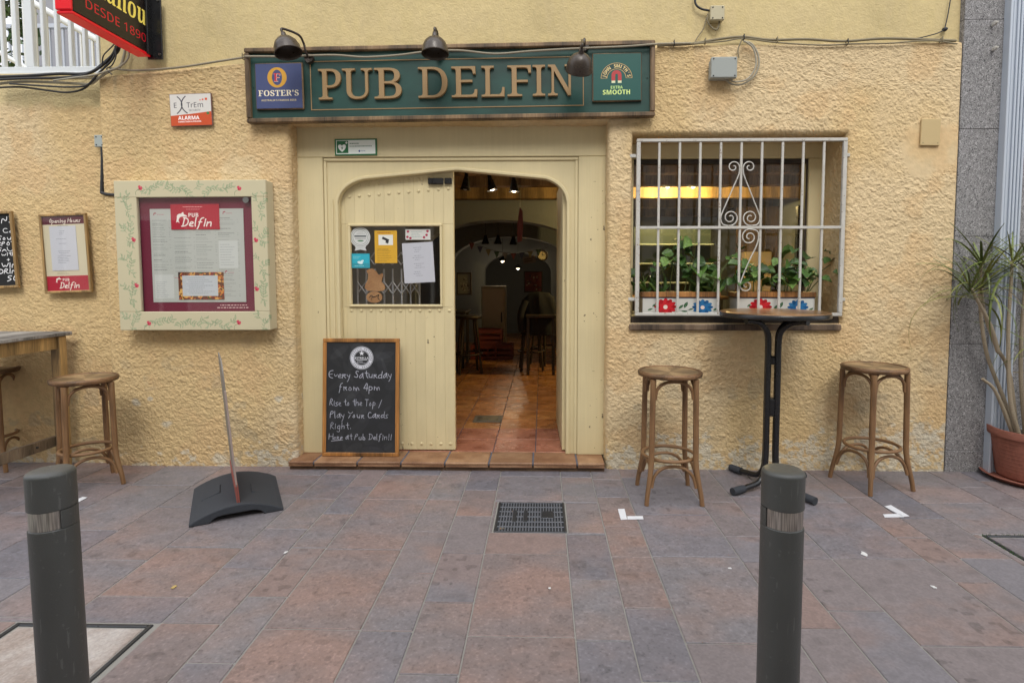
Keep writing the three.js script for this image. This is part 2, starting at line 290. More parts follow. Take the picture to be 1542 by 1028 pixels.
// how smooth it has been rubbed: the patch round the cover plate at the right
function rubbed(x, y) { const p = WP(1395, 225); return sstep(1, .55, Math.hypot((x - p.x) / .24, (y - p.y) / .24) + .5 * (vn(x * 9, y * 9, 421) - .5)); }
const cOchre = [.605, .44, .222], cPale = [.63, .485, .285], cWarm = [.61, .412, .208], cBare = [.55, .50, .39], cGrey = [.30, .27, .20];
function stuccoCol(x, y) {
  const a = fbm(x * 1.3, y * 1.3, 4, 431), b = fbm(x * 4.5 + 9, y * 4.5, 4, 437), n = fbm(x * 40, y * 40, 3, 441);
  const mix = (p, q, t) => [lerp(p[0], q[0], t), lerp(p[1], q[1], t), lerp(p[2], q[2], t)];
  let c = mix(cOchre, cPale, sstep(.38, .66, a)); c = mix(c, cWarm, .55 * sstep(.5, .68, b));
  // paint flaked off near the pavement: an outline of its own, more of it to the right of the door
  const reach = (x > dR ? .20 : x > rL ? .07 : .05) + .16 * (fbm(x * 2.2, 3, 3, 445) - .5) + (x > 2.1 && x < 2.75 ? .1 : 0);
  const e = fbm(x * 17, y * 22, 4, 449) - .5;
  const flaked = sstep(-.02, .05, reach - y + .32 * e) * sstep(.36, .5, n + .35 * e);
  c = mix(c, cBare, .8 * flaked);
  c = mix(c, cGrey, .35 * sstep(.66, .74, fbm(x * 7, y * 7 + 40, 4, 453)) * sstep(1.3, .2, y));
  for (const [px, py, r] of [[205, 605, .035], [225, 600, .02], [250, 640, .04], [420, 600, .03], [330, 690, .05], [1395, 662, .09], [1385, 690, .05]]) { const p = WP(px, py), d = Math.hypot(x - p.x, (y - p.y) * 1.3) / r; if (d < 1.6) c = mix(c, cBare, .75 * sstep(1.2, .5, d + 1.3 * e)); }
  // brown drips below the cables and the junction box, with ragged outlines
  const dr = sstep(.55, .72, vn(x * 26, y * 1.6, 457) * .7 + .3 * n) * sstep(.5, .62, vn(x * 3.1, 2, 459)), yt = topY(x) - y; if (yt > -.05 && yt < .5) c = mix(c, cGrey, .30 * dr * sstep(.45 * vn(x * 18, 7, 463) + .06, .0, yt));
  const k = 1 + .22 * (n - .5); return [c[0] * k, c[1] * k, c[2] * k];
}
const edgeDrop = (d, r) => (d >= r ? 0 : r - Math.sqrt(Math.max(0, r * r - (r - Math.max(0, d)) ** 2)));
const lines = (stops, step) => { const o = [stops[0]]; for (let i = 1; i < stops.length; i++) { const n = Math.max(1, Math.round((stops[i] - stops[i - 1]) / step)); for (let k = 1; k <= n; k++) o.push(lerp(stops[i - 1], stops[i], k / n)); } return o; };
function gridMesh(us, vs, at, skip) {                       // at(u, v) gives [x, y, z, r, g, b]
  const pos = [], col = [], uv = [], idx = [], w = us.length;
  for (const v of vs) for (const u of us) { const q = at(u, v); pos.push(q[0], q[1], q[2]); col.push(q[3], q[4], q[5]); uv.push(u, v); }
  for (let j = 0; j + 1 < vs.length; j++) for (let i = 0; i + 1 < w; i++) {
    if (skip && skip((us[i] + us[i + 1]) / 2, (vs[j] + vs[j + 1]) / 2)) continue;
    const a = j * w + i; idx.push(a, a + 1, a + w, a + 1, a + w + 1, a + w);
  }
  const g = new THREE.BufferGeometry();
  g.setAttribute('position', new THREE.Float32BufferAttribute(pos, 3)); g.setAttribute('color', new THREE.Float32BufferAttribute(col, 3)); g.setAttribute('uv', new THREE.Float32BufferAttribute(uv, 2));
  g.setIndex(idx); g.computeVertexNormals(); return g;
}
const ER = .028, holes = [[dL, dR, -1, dT], [wL, wR, wB, wT]];
const holeDist = (x, y) => Math.min(...holes.map(([a, b, c, d]) => Math.hypot(Math.max(a - x, 0, x - b), Math.max(c - y, 0, y - d))));
{
  const us = lines([rL, dL - .03, dL, dR, dR + .03, wL - .03, wL, wR, wR + .03, rR], .0056), vs = lines([-.02, wB, wT, dT, 2.5, 3], .0056), yTop = 3, y0 = 2.5;
  const face = (x, v) => {
    const y = v <= y0 ? v : lerp(y0, topY(x) + .012 * (vn(x * 14, 1, 461) - .5), (v - y0) / (yTop - y0));
    const d = Math.min(holeDist(x, y), x - rL, topY(x) - y), r = d === topY(x) - y ? .035 : ER;
    const k = 1 - .85 * rubbed(x, y), s = sstep(0, .02, Math.min(holeDist(x, y), rR - x, x - rL));
    return [x, y, (lump(x, y) - .004) * k * lerp(.35, 1, s) + .002 * (1 - k) - edgeDrop(d, r), ...stuccoCol(x, y)];
  }, open = (x, y) => holes.some(([a, b, c, d]) => x > a && x < b && y > c && y < d);
  part('rough_wall', gridMesh(us, vs, face, (x, y) => open(x, y) || rubbed(x, y) > .55), M.stucco, pub);
  const pc = WP(1395, 225), near = (v, c, r) => v > c - r && v < c + r;
  part('rubbed_patch', gridMesh(us.filter((x) => near(x, pc.x, .34)), vs.filter((y) => near(y, pc.y, .34)), face, (x, y) => rubbed(x, y) <= .55), M.stuccoRubbed, pub);
  // the sides of the openings, plastered like the face
  const rev = (zs, ts, f) => gridMesh(zs, ts, f);
  const z0 = -ER, du = lines([-.17, z0], .008), wu = lines([-.40, z0], .008);
  const side = (X, sgn, zs, a, b) => rev(zs, lines([a, b], .008), (z, y) => { const h = lump(z * 1.0 + X * 3, y) * sstep(0, .02, z0 - z); return [X + sgn * (h - .0035 * sstep(0, .02, z0 - z)), y, z, ...stuccoCol(X + z, y)]; });
  const flat = (Y, sgn, zs, a, b) => rev(zs, lines([a, b], .008), (z, x) => { const h = lump(x, z + Y * 2) * sstep(0, .02, z0 - z); return [x, Y + sgn * h, z, ...stuccoCol(x, Y + z)]; });
  part('door_reveal', side(dL, 1, du, -.02, dT), M.stucco, pub); part('door_reveal', side(dR, -1, du, -.02, dT), M.stucco, pub); part('door_soffit', flat(dT, -1, du, dL, dR), M.stucco, pub);
  part('window_reveal', side(wL, 1, wu, wB, wT), M.stucco, pub); part('window_reveal', side(wR, -1, wu, wB, wT), M.stucco, pub); part('window_soffit', flat(wT, -1, wu, wL, wR), M.stucco, pub);
}
// the body behind the plaster, the smooth upper storey and the closed room
const UZ = -.034;
{
  const s = rectShape(rL + .02, -.1, rR + .6, 2.7);
  for (const [a, b, c, d] of [[dL - .005, dR + .005, .02, dT + .005], [wL - .005, wR + .005, wB - .04, wT + .005]]) { const h = new THREE.Path(); h.moveTo(a, c); h.lineTo(b, c); h.lineTo(b, d); h.lineTo(a, d); h.closePath(); s.holes.push(h); }
  part('wall_core', boxUV(extr(s, .36).translate(0, 0, -.40)), M.roomWall, pub);
  part('upper_wall', span(rL + .003, rR + .02, 2.6, 9.2, -.399, UZ, .004), M.plaster, pub);
  part('upper_wall_return', span(rL + .004, rL + .4, 2.6, 9.2, -6.4, -.4, .004), M.plaster, pub);
}
// pale string course of old cable dirt is left to the cables themselves; the lower wall at the left stands back
const leftTop = WP(70, 118, -.05).y, leftBand = WP(60, 160, -.05).y;
const leftWall = thing('low_wall', 'recessed low yellow wall left of the pub carrying the white railing', 'wall');
{
  const us = [...lines([-7, -4.1], .2).slice(0, -1), ...lines([-4.1, rL + .01], .0062)], vs = lines([-.02, leftBand, leftTop], .0062);
  part('rough_face', gridMesh(us, vs, (x, y) => {
    const sm = sstep(leftBand - .02, leftBand + .03, y + .05 * (vn(x * 8, y * 8, 471) - .5)), c = stuccoCol(x, y), u = [.60, .50, .265];
    return [x, y, -.05 + (lump(x + 7, y) * .8 - .004) * (1 - .93 * sm), lerp(c[0], u[0], sm * .7), lerp(c[1], u[1], sm * .7), lerp(c[2], u[2], sm * .7)];
  }), M.stucco, leftWall);
  part('wall_core', span(-7, rL + .025, -.1, leftTop - .002, -.42, -.062, .004), M.plaster, leftWall);
  part('coping', span(-7, rL - .001, leftTop + .001, leftTop + .03, -.40, -.035, .006), M.plaster, leftWall);
}
// ---- doorway: cream boarding with a pointed arch
const DZ = -.135, DW = (x, y, z = DZ) => { const p = WP(x, y, z); return [p.x, p.y]; };
const STEP = .06;
function archPath(grow = 0) {
  const L = DW(510, 300)[0] - grow, Rr = DW(853, 300)[0] + grow, g = grow, pts = [];
  pts.push([L, STEP]); const a = DW(510, 305), b = DW(513, 279), c = DW(548, 270.5), ap = DW(686, 257), d = DW(822, 270), e = DW(850, 279), f = DW(853, 305);
  const q = (p0, p1, p2) => { for (let i = 0; i <= 8; i++) { const t = i / 8; pts.push([0, 1].map((k) => (1 - t) * (1 - t) * p0[k] + 2 * t * (1 - t) * p1[k] + t * t * p2[k])); } };
  q([a[0] - g, a[1]], [b[0] - g, b[1] + g], [c[0], c[1] + g]); pts.push([lerp(c[0], ap[0], .5), lerp(c[1], ap[1], .5) + g]);
  pts.push([ap[0] - .03, ap[1] - .003 + g], [ap[0] + .01, ap[1] + g], [ap[0] + .05, ap[1] - .004 + g]); pts.push([lerp(d[0], ap[0], .5), lerp(d[1], ap[1], .5) + g]);
  q([d[0], d[1] + g], [e[0] + g, e[1] + g], [f[0] + g, f[1]]); pts.push([Rr, STEP]); return pts;
}
const ds = grp('door_surround', pub);
{
  const A = DW(487, 238), B = DW(871, 236), top = dT + .0;
  const s = rectShape(A[0] - .004, STEP, B[0] + .004, A[1] + .004), h = new THREE.Path(); archPath().forEach(([x, y], i) => (i ? h.lineTo(x, y) : h.moveTo(x, y + .0001))); h.closePath();
  // the boarding round the arch: open at the foot, so the arch cuts the outline itself
  const pts = archPath(); const sh = polyShape([[A[0] - .004, STEP], [A[0] - .004, A[1] + .004], [B[0] + .004, A[1] + .004], [B[0] + .004, STEP], ...pts.slice().reverse()]);
  part('arch_board', boxUV(extr(sh, .04, .003).translate(0, 0, DZ - .04)), M.cream, ds);
  part('arch_moulding', boxUV(extr(polyShape([...archPath(.024), ...archPath(.002).reverse()]), .016, .0055).translate(0, 0, DZ - .002)), M.cream, ds);
  const f = .022;
  part('jamb_board', span(dL - .01, A[0], STEP, A[1], -.16, DZ + f, .004), M.creamWorn, ds);
  part('jamb_board', span(B[0], dR + .01, STEP, A[1], -.16, DZ + f, .004, .4), M.creamWorn, ds);
  part('head_board', span(dL - .01, dR + .01, A[1] + .0015, top + .02, -.16, DZ + f - .001, .004, .7), M.cream, ds);
  part('head_moulding', span(A[0] + .002, B[0] - .002, A[1] - .022, A[1] - .002, DZ, DZ + .012, .005), M.cream, ds);
  for (const [x, s2] of [[A[0] + .002, 1], [B[0] - .002, -1]]) part('side_moulding', span(x, x + s2 * .02, STEP, A[1] - .024, DZ, DZ + .012, .005), M.cream, ds);
  for (const x of [A[0] + .055, B[0] - .055]) part('groove_strip', span(x - .006, x + .006, STEP, DW(500, 300)[1], DZ, DZ + .006, .003), M.cream, ds);
}
// ---- closed left leaf: boards with rows of studs and a glazed opening
const LZ = -.178, door = grp('door', pub);
{
  const x0 = DW(506, 400, LZ)[0], x1 = DW(683.5, 400, LZ)[0], g0 = DW(524, 340, LZ), g1 = DW(667, 462, LZ), n = 12, w = (x1 - x0) / n;
  const [gx0, gx1, gy0, gy1] = [g0[0], g1[0], g1[1], DW(600, 337, LZ)[1]];
  const board = (a, b, y0, y1, k) => part('plank', span(a + .0002, b - .0002, y0, y1, LZ - .03, LZ - .0005 * ((k * 7) % 3), .0009, k * .37, k * .61), y0 < .2 ? M.creamWorn : M.cream, door);
  for (let i = 0; i < n; i++) {
    const a = x0 + i * w, b = a + w; board(a, b, gy1, 2.12, i); board(a, b, STEP + .008, gy0, i + 20);
    if (a < gx0 - .002) board(a, Math.min(b, gx0), gy0 + .001, gy1 - .001, i + 40);
    if (b > gx1 + .002) board(Math.max(a, gx1), b, gy0 + .001, gy1 - .001, i + 40);
  }
  part('door_stile', span(x1 - .024, x1 - .001, STEP + .01, 2.1, LZ - .05, LZ - .0305, .003), M.creamWorn, door);
  const stud = new THREE.SphereGeometry(.0112, 14, 8, 0, Math.PI * 2, 0, Math.PI / 2).rotateX(Math.PI / 2).scale(1, 1, .6);
  const row = (f) => { for (let i = 0; i < n; i++) { const x = x0 + (i + .5) * w, y = f(i / (n - 1)); if (y) part('stud', stud, M.cream, door, [x, y, LZ - .0003]); } };
  row((t) => DW(600, lerp(297, 284, t), LZ)[1]); row((t) => (t < .05 || t > .85 ? 0 : DW(600, lerp(282, 265, t), LZ)[1])); row(() => DW(600, 467.5, LZ)[1]); row(() => DW(600, 667.5, LZ)[1]);
  const fr = .017, d = .016, wf = grp('window_frame', door);
  for (const [a, b, c, e] of [[gx0, gx1, gy1 - fr, gy1], [gx0, gx1, gy0, gy0 + fr], [gx0, gx0 + fr, gy0 + fr, gy1 - fr], [gx1 - fr, gx1, gy0 + fr, gy1 - fr]]) part('rail', span(a, b, c, e, LZ - .02, LZ + d, .004), M.cream, wf);
  part('pane', span(gx0 + fr, gx1 - fr, gy0 + fr, gy1 - fr, LZ - .014, LZ - .010, .0005), M.glass, door);
  const bolt = grp('door_bolt', door), bp = DW(662, 273, LZ);
  part('bolt_body', [span(bp[0] - .078, bp[0] + .028, bp[1] - .022, bp[1] + .020, LZ + .0005, LZ + .026, .004), cyl(.005, .005, .02, bp[0] - .05, bp[1], LZ + .03)], M.black, bolt);
  part('bolt_keep', span(bp[0] + .036, bp[0] + .087, bp[1] - .020, bp[1] + .020, LZ + .0005, LZ + .022, .004), M.black, bolt);
  door.userData.glass = null; delete door.userData.glass;
  M.pane = { x0: gx0 + fr, x1: gx1 - fr, y0: gy0 + fr, y1: gy1 - fr, z: LZ - .010 };
}
// ---- right leaf, swung open into the room
{
  const od = grp('open_door', pub, [DW(851, 400, -.18)[0], 0, -.19]); od.rotation.y = -THREE.MathUtils.degToRad(88.6);
  for (let i = 0; i < 11; i++) part('plank', span(.01 - .075 * i - .075, .01 - .075 * i - .001, STEP + .01, 2.0, -.02, .018, .003, i * .3, i * .5).scale(1, 1, 1), M.creamWorn, od);
  part('door_handle', [sweep([[-.74, 1.04, -.03], [-.74, 1.04, -.07], [-.66, 1.04, -.072]], .008, 12, 8), span(-.76, -.72, .93, 1.12, -.03, -.0205, .004)], M.gold, od);
}
// ---- tiled step and floor
const stepG = grp('door_step', pub), sL = WP(441, 700).x, sR = WP(909, 700).x, SZ = .068;
{
  part('riser', span(sL + .01, sR - .01, -.05, STEP - .022, -.19, SZ - .02, .003), M.riser, stepG);
  part('grout_bed', span(sL + .004, sR - .004, STEP - .022, STEP - .004, -.2, SZ - .005, .002), M.grout, stepG);
  let x = sL; const w = .2965;
  const first = WP(479, 690).x - w;
  for (let k = 0; k < 8; k++) {
    const a = Math.max(sL, first + k * w), b = Math.min(sR, first + (k + 1) * w - .011); if (b - a < .03) continue;
    part('step_tile', span(a, b, STEP - .016, STEP + .0006 * (k % 3), -.165, SZ + .006, .005, k * .21, k * .13), M.stepClay[k % 3], stepG);
    part('nosing_tile', span(a, b, STEP - .034, STEP - .0175, SZ - .012, SZ + .003, .003, k * .31), M.stepClay[(k + 1) % 3], stepG);
    part('riser_tile', span(a + .07 * (k % 2), Math.min(b, a + .29), -.02, STEP - .036, SZ - .03, SZ - .017, .002, k * .17), M.riser, stepG);
  }
}
const RX0 = -3.3, RX1 = 3.4, RZ1 = -8.2, CH = 2.46;
const room = grp('interior', pub);
{
  part('floor_bed', span(RX0, RX1, -.1, STEP - .008, RZ1, -.166, .002), M.grout, room);
  for (let i = 0; i < 9; i++) for (let j = 0; j < 15; j++) {
    const x = WP(743, 680, -.17).x + (i - 4) * .303, z = -.17 - j * .303;
    part('floor_tile', span(x - .0, x + .297, STEP - .01, STEP - .001 + .0012 * R(), z - .297, z, .003, R() * 3, R() * 3), j < 2 ? M.clay[3] : M.clay[Math.floor(R() * 3)], room);
  }
  const fx0 = WP(743, 680, -.17).x - 4 * .303, far = -.17 - 15 * .303;
  part('floor_sheet', [span(RX0, RX1, STEP - .007, STEP - .003, RZ1, far, .0005), span(RX0, fx0 - .004, STEP - .007, STEP - .003, far + .003, -.4, .0005), span(fx0 + 9 * .303, RX1, STEP - .007, STEP - .003, far + .003, -.4, .0005)], M.clay[2], room);
  part('side_wall', span(RX0 - .2, RX0, -.1, 2.75, RZ1 - .2, -.401, .003), M.roomWall, room); part('side_wall', span(RX1, RX1 + .2, -.1, 2.75, RZ1 - .2, -.401, .003), M.roomWall, room);
  part('back_wall', span(RX0 + .001, RX1 - .001, -.1, 2.75, RZ1 - .2, RZ1, .003), M.roomWall, room);
  part('room_ceiling', span(RX0 - .2, RX1 + .2, CH, CH + .25, RZ1 - .2, -.402, .003), M.roomCeil, room);
  for (const z of [-1.1, -1.75, -2.5, -3.55, -4.6, -5.8, -7]) part('ceiling_beam', span(RX0 + .002, RX1 - .002, CH - .16, CH + .01, z - .14, z, .008, z, z), M.beam, room);
  const arch = (z, t, cx, half, spring, rise, x0 = RX0, x1 = RX1, top = CH + .005) => {
    const s = new THREE.Shape(); s.moveTo(x0 + .003, 0); s.lineTo(x0 + .003, top); s.lineTo(x1 - .003, top); s.lineTo(x1 - .003, 0); s.lineTo(cx + half, 0); s.lineTo(cx + half, spring);
    for (let i = 1; i < 24; i++) { const a = i / 24 * Math.PI; s.lineTo(cx + half * Math.cos(a), spring + rise * Math.sin(a)); }
    s.lineTo(cx - half, spring); s.lineTo(cx - half, 0); s.closePath(); return boxUV(extr(s, t).translate(0, 0, z - t));
  };
  part('arch_wall', arch(-3.7, .35, -.55, 1.15, 1.52, .52, RX0, .95), M.roomWall, room);
  part('arch_wall', arch(-5.2, .3, -.5, .95, 1.5, .42, RX0, .95), M.roomWall, room);
  part('arch_wall', arch(-6.6, .25, -.45, .62, 1.35, .36), M.roomWall, room);
}
// ---- window: timber frame set back in the opening
const wf = grp('window', pub);
{
  const z0 = -.33, z1 = -.265, f = .115;
  part('frame_head', span(wL - .004, wR + .004, wT - .105, wT - .002, z0, z1, .005), M.cream, wf);
  part('frame_stile', span(wR - f, wR + .004, wB, wT - .106, z0, z1, .005), M.cream, wf);
  part('frame_stile', span(wL - .004, wL + .05, wB, wT - .106, z0, z1, .005), M.cream, wf);
  part('frame_rail', span(wL + .051, wR - f - .001, wB - .0, wB + .06, z0, z1, .005), M.cream, wf);
  part('frame_bead', [span(wR - f - .014, wR - f - .0005, wB + .061, wT - .107, z0 + .01, z1 - .02, .003), span(wL + .051, wR - f - .015, wT - .14, wT - .1065, z0 + .01, z1 - .02, .003)], M.darkWood, wf);
  part('pane', span(wL + .051, wR - f - .015, wB + .061, wT - .121, z0 + .02, z0 + .024, .0005), M.glass, wf);
  const s0 = WP(948, 485, .02).x, s1 = WP(1268, 485, .02).x;
  part('inner_sill', span(wL + .002, wR - .002, wB - .003, WP(1020, 475.5, -.04).y - .001, -.262, -.03, .004), M.darkWood, wf);
  part('sill', span(s0, s1, wB - .045, wB - .004, -.41, .024, .006), lin(.17, .12, .085, .8, { map: woodA, bumpMap: grain, bumpScale: .003 }), wf);
}
// ---------------------------------------------------------------- neighbours
const gp = thing('granite_pillar', 'speckled grey granite pillar between yellow wall and metal post', 'pillar');
{
  const x0 = rR + .004, x1 = WP(1509, 300).x; let prev = -.05;
  for (const y of [678, 518, 356, 194.5, 30, -140, -310, -480]) { const p = WP(1470, y).y; part('granite_slab', span(x0, x1, prev + .0009, p - .0009, -.3, .006 + .002 * R(), .0025, R() * 3, R() * 3), M.granite, gp); prev = p; }
  part('pillar_core', span(x0 + .004, x1 - .004, -.05, prev, -.3, -.002, .002), M.mortar, gp);
}
const mp = thing('metal_post', 'blue grey ribbed aluminium post right of the granite pillar', 'post');
{
  const x0 = WP(1507, 300, .03).x, x1 = WP(1536, 300, .03).x;
  part('post_body', span(x0 + .004, x1, -.02, 4.6, -.05, .035, .004), M.alu, mp);
  const w = x1 - x0; for (const t of [.18, .42, .60, .78, .95]) part('post_rib', span(x0 + w * t - .007, x0 + w * t + .007, -.01, 4.59, .0345, .046, .003), M.alu, mp);
  part('side_rail', span(x0 - .012, x0 + .003, -.01, 4.58, -.03, .06, .003), M.alu, mp);
  for (const y of [33, 71]) { const p = WP(1507, y, .05); part('bracket', [span(p.x - .028, p.x - .0125, p.y - .012, p.y + .012, .012, .045, .003), cyl(.008, .008, .01, p.x - .02, p.y, .05, 12)], M.whitePaint, mp); }
}
const nw = thing('neighbour_wall', 'strip of granite shopfront wall beyond the metal post at right edge', 'wall');
{ const x0 = WP(1534, 300).x; let y = -.05; for (let k = 0; k < 8; k++) { part('granite_slab', span(x0, x0 + 1.2, y + .002, y + .718, -.3, -.008, .0025, R() * 3, R() * 3), M.granite, nw); y += .72; } part('wall_core', span(x0 + .004, x0 + 4, -.05, 8, -.4, -.012, .002), M.plaster, nw); }

// terrace above the low wall: railing, the stair behind it and what stands beyond
const rail = thing('terrace_railing', 'white flat bar railing on the low wall at top left', 'railing');
{
  const z = -.07, yb = WP(70, 103, z).y, x1 = rL - .012, y1 = yb + 1.0;
  part('bottom_rail', span(-6, x1, yb - .03, yb + .005, z - .02, z + .02, .003), M.whiteRail, rail); part('top_rail', span(-6, x1, y1, y1 + .04, z - .03, z + .03, .003), M.whiteRail, rail);
  part('rail_ledge', span(-6, x1, yb - .075, yb - .0305, z - .04, z + .03, .004), M.whiteRail, rail);
  for (let k = 0; k < 26; k++) { const x = x1 - .02 - k * .094, w = k === 5 || k === 17 ? .026 : .0105; part(w > .02 ? 'post' : 'baluster', span(x - w, x + w, yb + .0055, y1 - .0005, z - .016, z + .016, .003), M.whiteRail, rail); }
}
{
  const ty = leftTop - .25;
  const ter = thing('terrace', 'pale terrace slab behind the white railing at top left', 'terrace');
  part('slab', span(-9, rL, ty - .2, ty, -5.2, -.421, .004), M.plaster, ter);
  const st = thing('stair_rail', 'sloping white stair rail seen through the railing bars', 'handrail', [0, 0, -1.3]);
  const a = WP(45, 2, -1.3), b = WP(152, 64, -1.3), q = a.clone().sub(b).multiplyScalar(1.2);
  const t0 = V(b.x + q.x * 1.6, b.y + q.y * 1.6, 0), t1 = V(b.x - q.x * .3, b.y - q.y * .3, 0);
  part('sloping_rail', sweep([t0, t1], .028, 4, 8), M.whiteRail, st); part('sloping_rail', sweep([t0.clone().add(V(0, -.62, 0)), t1.clone().add(V(0, -.62, 0))], .02, 4, 8), M.whiteRail, st);
  for (let k = 0; k <= 14; k++) { const p = t0.clone().lerp(t1, k / 14); part('baluster', span(p.x - .009, p.x + .009, p.y - .62, p.y - .02, -.009, .009, .002), M.whiteRail, st); }
  const hs = thing('terrace_house', 'pale blue grey house behind the terrace seen through the railing', 'house');
  const bl = lin(.24, .27, .34, .8), wh = lin(.42, .46, .54, .7), z = -4.6;
  part('wall', span(-9, -4.2, ty + .001, ty + 1.42, z - .4, z, .004), bl, hs);
  part('floor_band', span(-9.2, -4.0, ty + 1.42, ty + 1.62, z - .6, z + .25, .004), wh, hs);
  part('upper_wall', span(-8.4, -4.5, ty + 1.621, ty + 5, z - 1.4, z - 1.0, .004), lin(.26, .26, .28, .8), hs);
  for (let k = 0; k < 50; k++) part('baluster', span(-9 + k * .1, -9 + k * .1 + .03, ty + 1.621, ty + 2.5, z + .12, z + .15, .003), wh, hs);
  part('top_rail', span(-9.1, -4.05, ty + 2.501, ty + 2.56, z + .1, z + .17, .003), wh, hs);
  for (const x of [-7.6, -6.2]) { const w = grp('window', hs); part('frame', span(x - .32, x + .32, ty + .25, ty + 1.2, z - .05, z + .02, .004), wh, w); part('pane', span(x - .27, x + .27, ty + .3, ty + 1.15, z + .0201, z + .024, .001), lin(.05, .06, .08, .1), w); }
  // a shrub at the far left of the terrace
  const sh = thing('terrace_shrub', 'dark green shrub behind railing at far left edge', 'shrub'), list = [], lf = new THREE.PlaneGeometry(.05, .11);
  const c = WP(8, 40, -2.6);
  for (let k = 0; k < 900; k++) { const a2 = R() * 6.28, r = .55 * Math.sqrt(R()), y = rr(-1, 1.2); list.push(lf.clone().rotateX(rr(-1.2, 1.2)).rotateY(R() * 6.28).rotateZ(rr(-1, 1)).translate(c.x - .35 + Math.cos(a2) * r * (1 - .3 * y), c.y + y * .8, c.z + Math.sin(a2) * r)); }
  part('foliage', list, M.leaf[3], sh); part('trunk', sweep([[c.x - .35, ty, c.z], [c.x - .33, ty + .5, c.z], [c.x - .36, c.y + .6, c.z]], (t) => .04 - .02 * t, 10, 8), M.cane, sh);
}
// the houses across the narrow street: they shade the street and show in the glass
const opp = thing('opposite_building', 'pale plastered building with tall windows across the street behind the viewer', 'building');
{
  const z = 7.6, H = 6.6, w = lin(.50, .47, .42, .9, { bumpMap: grain, bumpScale: .003 }), gl = lin(.04, .05, .06, .08), fr = lin(.6, .6, .58, .5);
  part('wall', span(-14, 14, -.05, H, z, z + .5, .01), w, opp); part('cornice', span(-14, 14, H + .001, H + .25, z - .25, z + .5, .02), w, opp);
  for (let k = -4; k <= 4; k++) for (const y of [.3, 3.6]) {
    const x = k * 2.7 + .4, g = grp('window', opp); part('frame', span(x - .6, x + .6, y, y + 2.2, z - .04, z - .001, .006), fr, g);
    for (const s of [-1, 1]) part('pane', span(x + s * .04, x + s * .54, y + .08, y + 2.1, z - .046, z - .0405, .002), gl, g);
  }
}

// ---------------------------------------------------------------- street paving
const street = structure('street', sheet(80, .1, 40, 0, -.0545, 4).toNonIndexed(), M.mortar); boxUV(street.geometry);
// things let into the paving: the stones are cut round them (x0, x1, z0, z1)
const g741 = GP(741, 801), g850 = GP(850, 756);
const drainBox = [g741.x, g850.x + .004, g850.z, g741.z], qA = GP(235, 940), qB = GP(1474, 804), lidA = [qA.x - .545, qA.x, qA.z - .01, qA.z + .54], lidB = [qB.x, qB.x + .58, qB.z, qB.z + .6];
const cutouts = [drainBox, lidA, lidB];
{
  const keys = [-4.6, -4.2, -4.0, -3.6, -3.4, -2.98, -2.58, -2.18, -1.82, -1.44, -1.21, -1.04, -.672, -.475, -.273, .122, .324, .514, .92, 1.12, 1.345, 1.77, 1.94, 2.18, 2.58, 2.79, 3.2, 3.4, 3.8, 4.2], sx = keys.map((k) => GP(816 + 318.5 * k, 832).x);
  const zOf = (y) => GP(816, y).z;
  const known = { '-2.58': [735, 805, 880], '-2.18': [722, 768, 850], '-1.82': [718, 748, 829, 905], '-1.44': [716, 753.5, 800, 860.5, 944.8], '-1.21': [734, 776, 828, 902.7, 1004.8], '-1.04': [716, 753.5, 829.7, 951], '-0.672': [753.5, 802, 865, 953], '-0.475': [738.6, 778, 833.7, 908.6, 1018], '-0.273': [717, 754, 801.5, 833.7, 958], '0.122': [718, 757, 804, 871, 963], '0.324': [721, 747.5, 792, 837, 913.5, 1023], '0.514': [718, 773, 835.6, 964.5], '0.92': [753, 804.6, 842, 940], '1.12': [745, 778, 837, 913.6], '1.345': [752.8, 835.7, 964], '1.77': [745, 803.6, 869.6, 990], '1.94': [774.8, 834, 930], '2.18': [752, 803, 900] };
  const zEnd = 4.4;
  const put = (x0, x1, z0, z1) => {
    if (x1 - x0 < .012 || z1 - z0 < .012) return;
    for (const [a, b, c, d] of cutouts) if (x0 < b - .001 && x1 > a + .001 && z0 < d - .001 && z1 > c + .001) {
      put(x0, x1, z0, Math.min(z1, c)); put(x0, x1, Math.max(z0, d), z1); const p = Math.max(z0, c), q = Math.min(z1, d);
      put(x0, Math.min(x1, a), p, q); put(Math.max(x0, b), x1, p, q); return;
    }
    const j = .0055, w = x1 - x0 - j, d = z1 - z0 - j, spot = (x0 > .4 && z0 > .9 && R() < .8) || R() < .12;
    const o = part('paving_stone', cbox(w, .05, d, .003, 0, 0, 0, R() * 9, R() * 9), spot ? M.stoneSpot[R() < .5 ? 0 : 1] : M.stone[Math.floor(R() * 7)], street, [(x0 + x1) / 2, -.0262 + .0016 * R(), (z0 + z1) / 2]);
    o.rotation.set(.0016 * (R() - .5), 0, .0016 * (R() - .5));
  };
  for (let i = 0; i + 1 < sx.length; i++) {
    const zs = [-.06], k = known[String(keys[i])];
    if (k) for (const y of k) { const z = zOf(y); if (z > zs[zs.length - 1] + .06) zs.push(z); }
    else zs.push(rr(.1, .5));
    const wide = sx[i + 1] - sx[i] > .3;
    while (zs[zs.length - 1] < zEnd - .2) zs.push(zs[zs.length - 1] + (wide ? rr(.38, .62) : rr(.3, .55)));
    for (let j = 0; j + 1 < zs.length; j++) if (Math.abs(sx[i]) < 3.4 || zs[j] < 1.6) put(sx[i], sx[i + 1], zs[j], zs[j + 1]);
  }
}
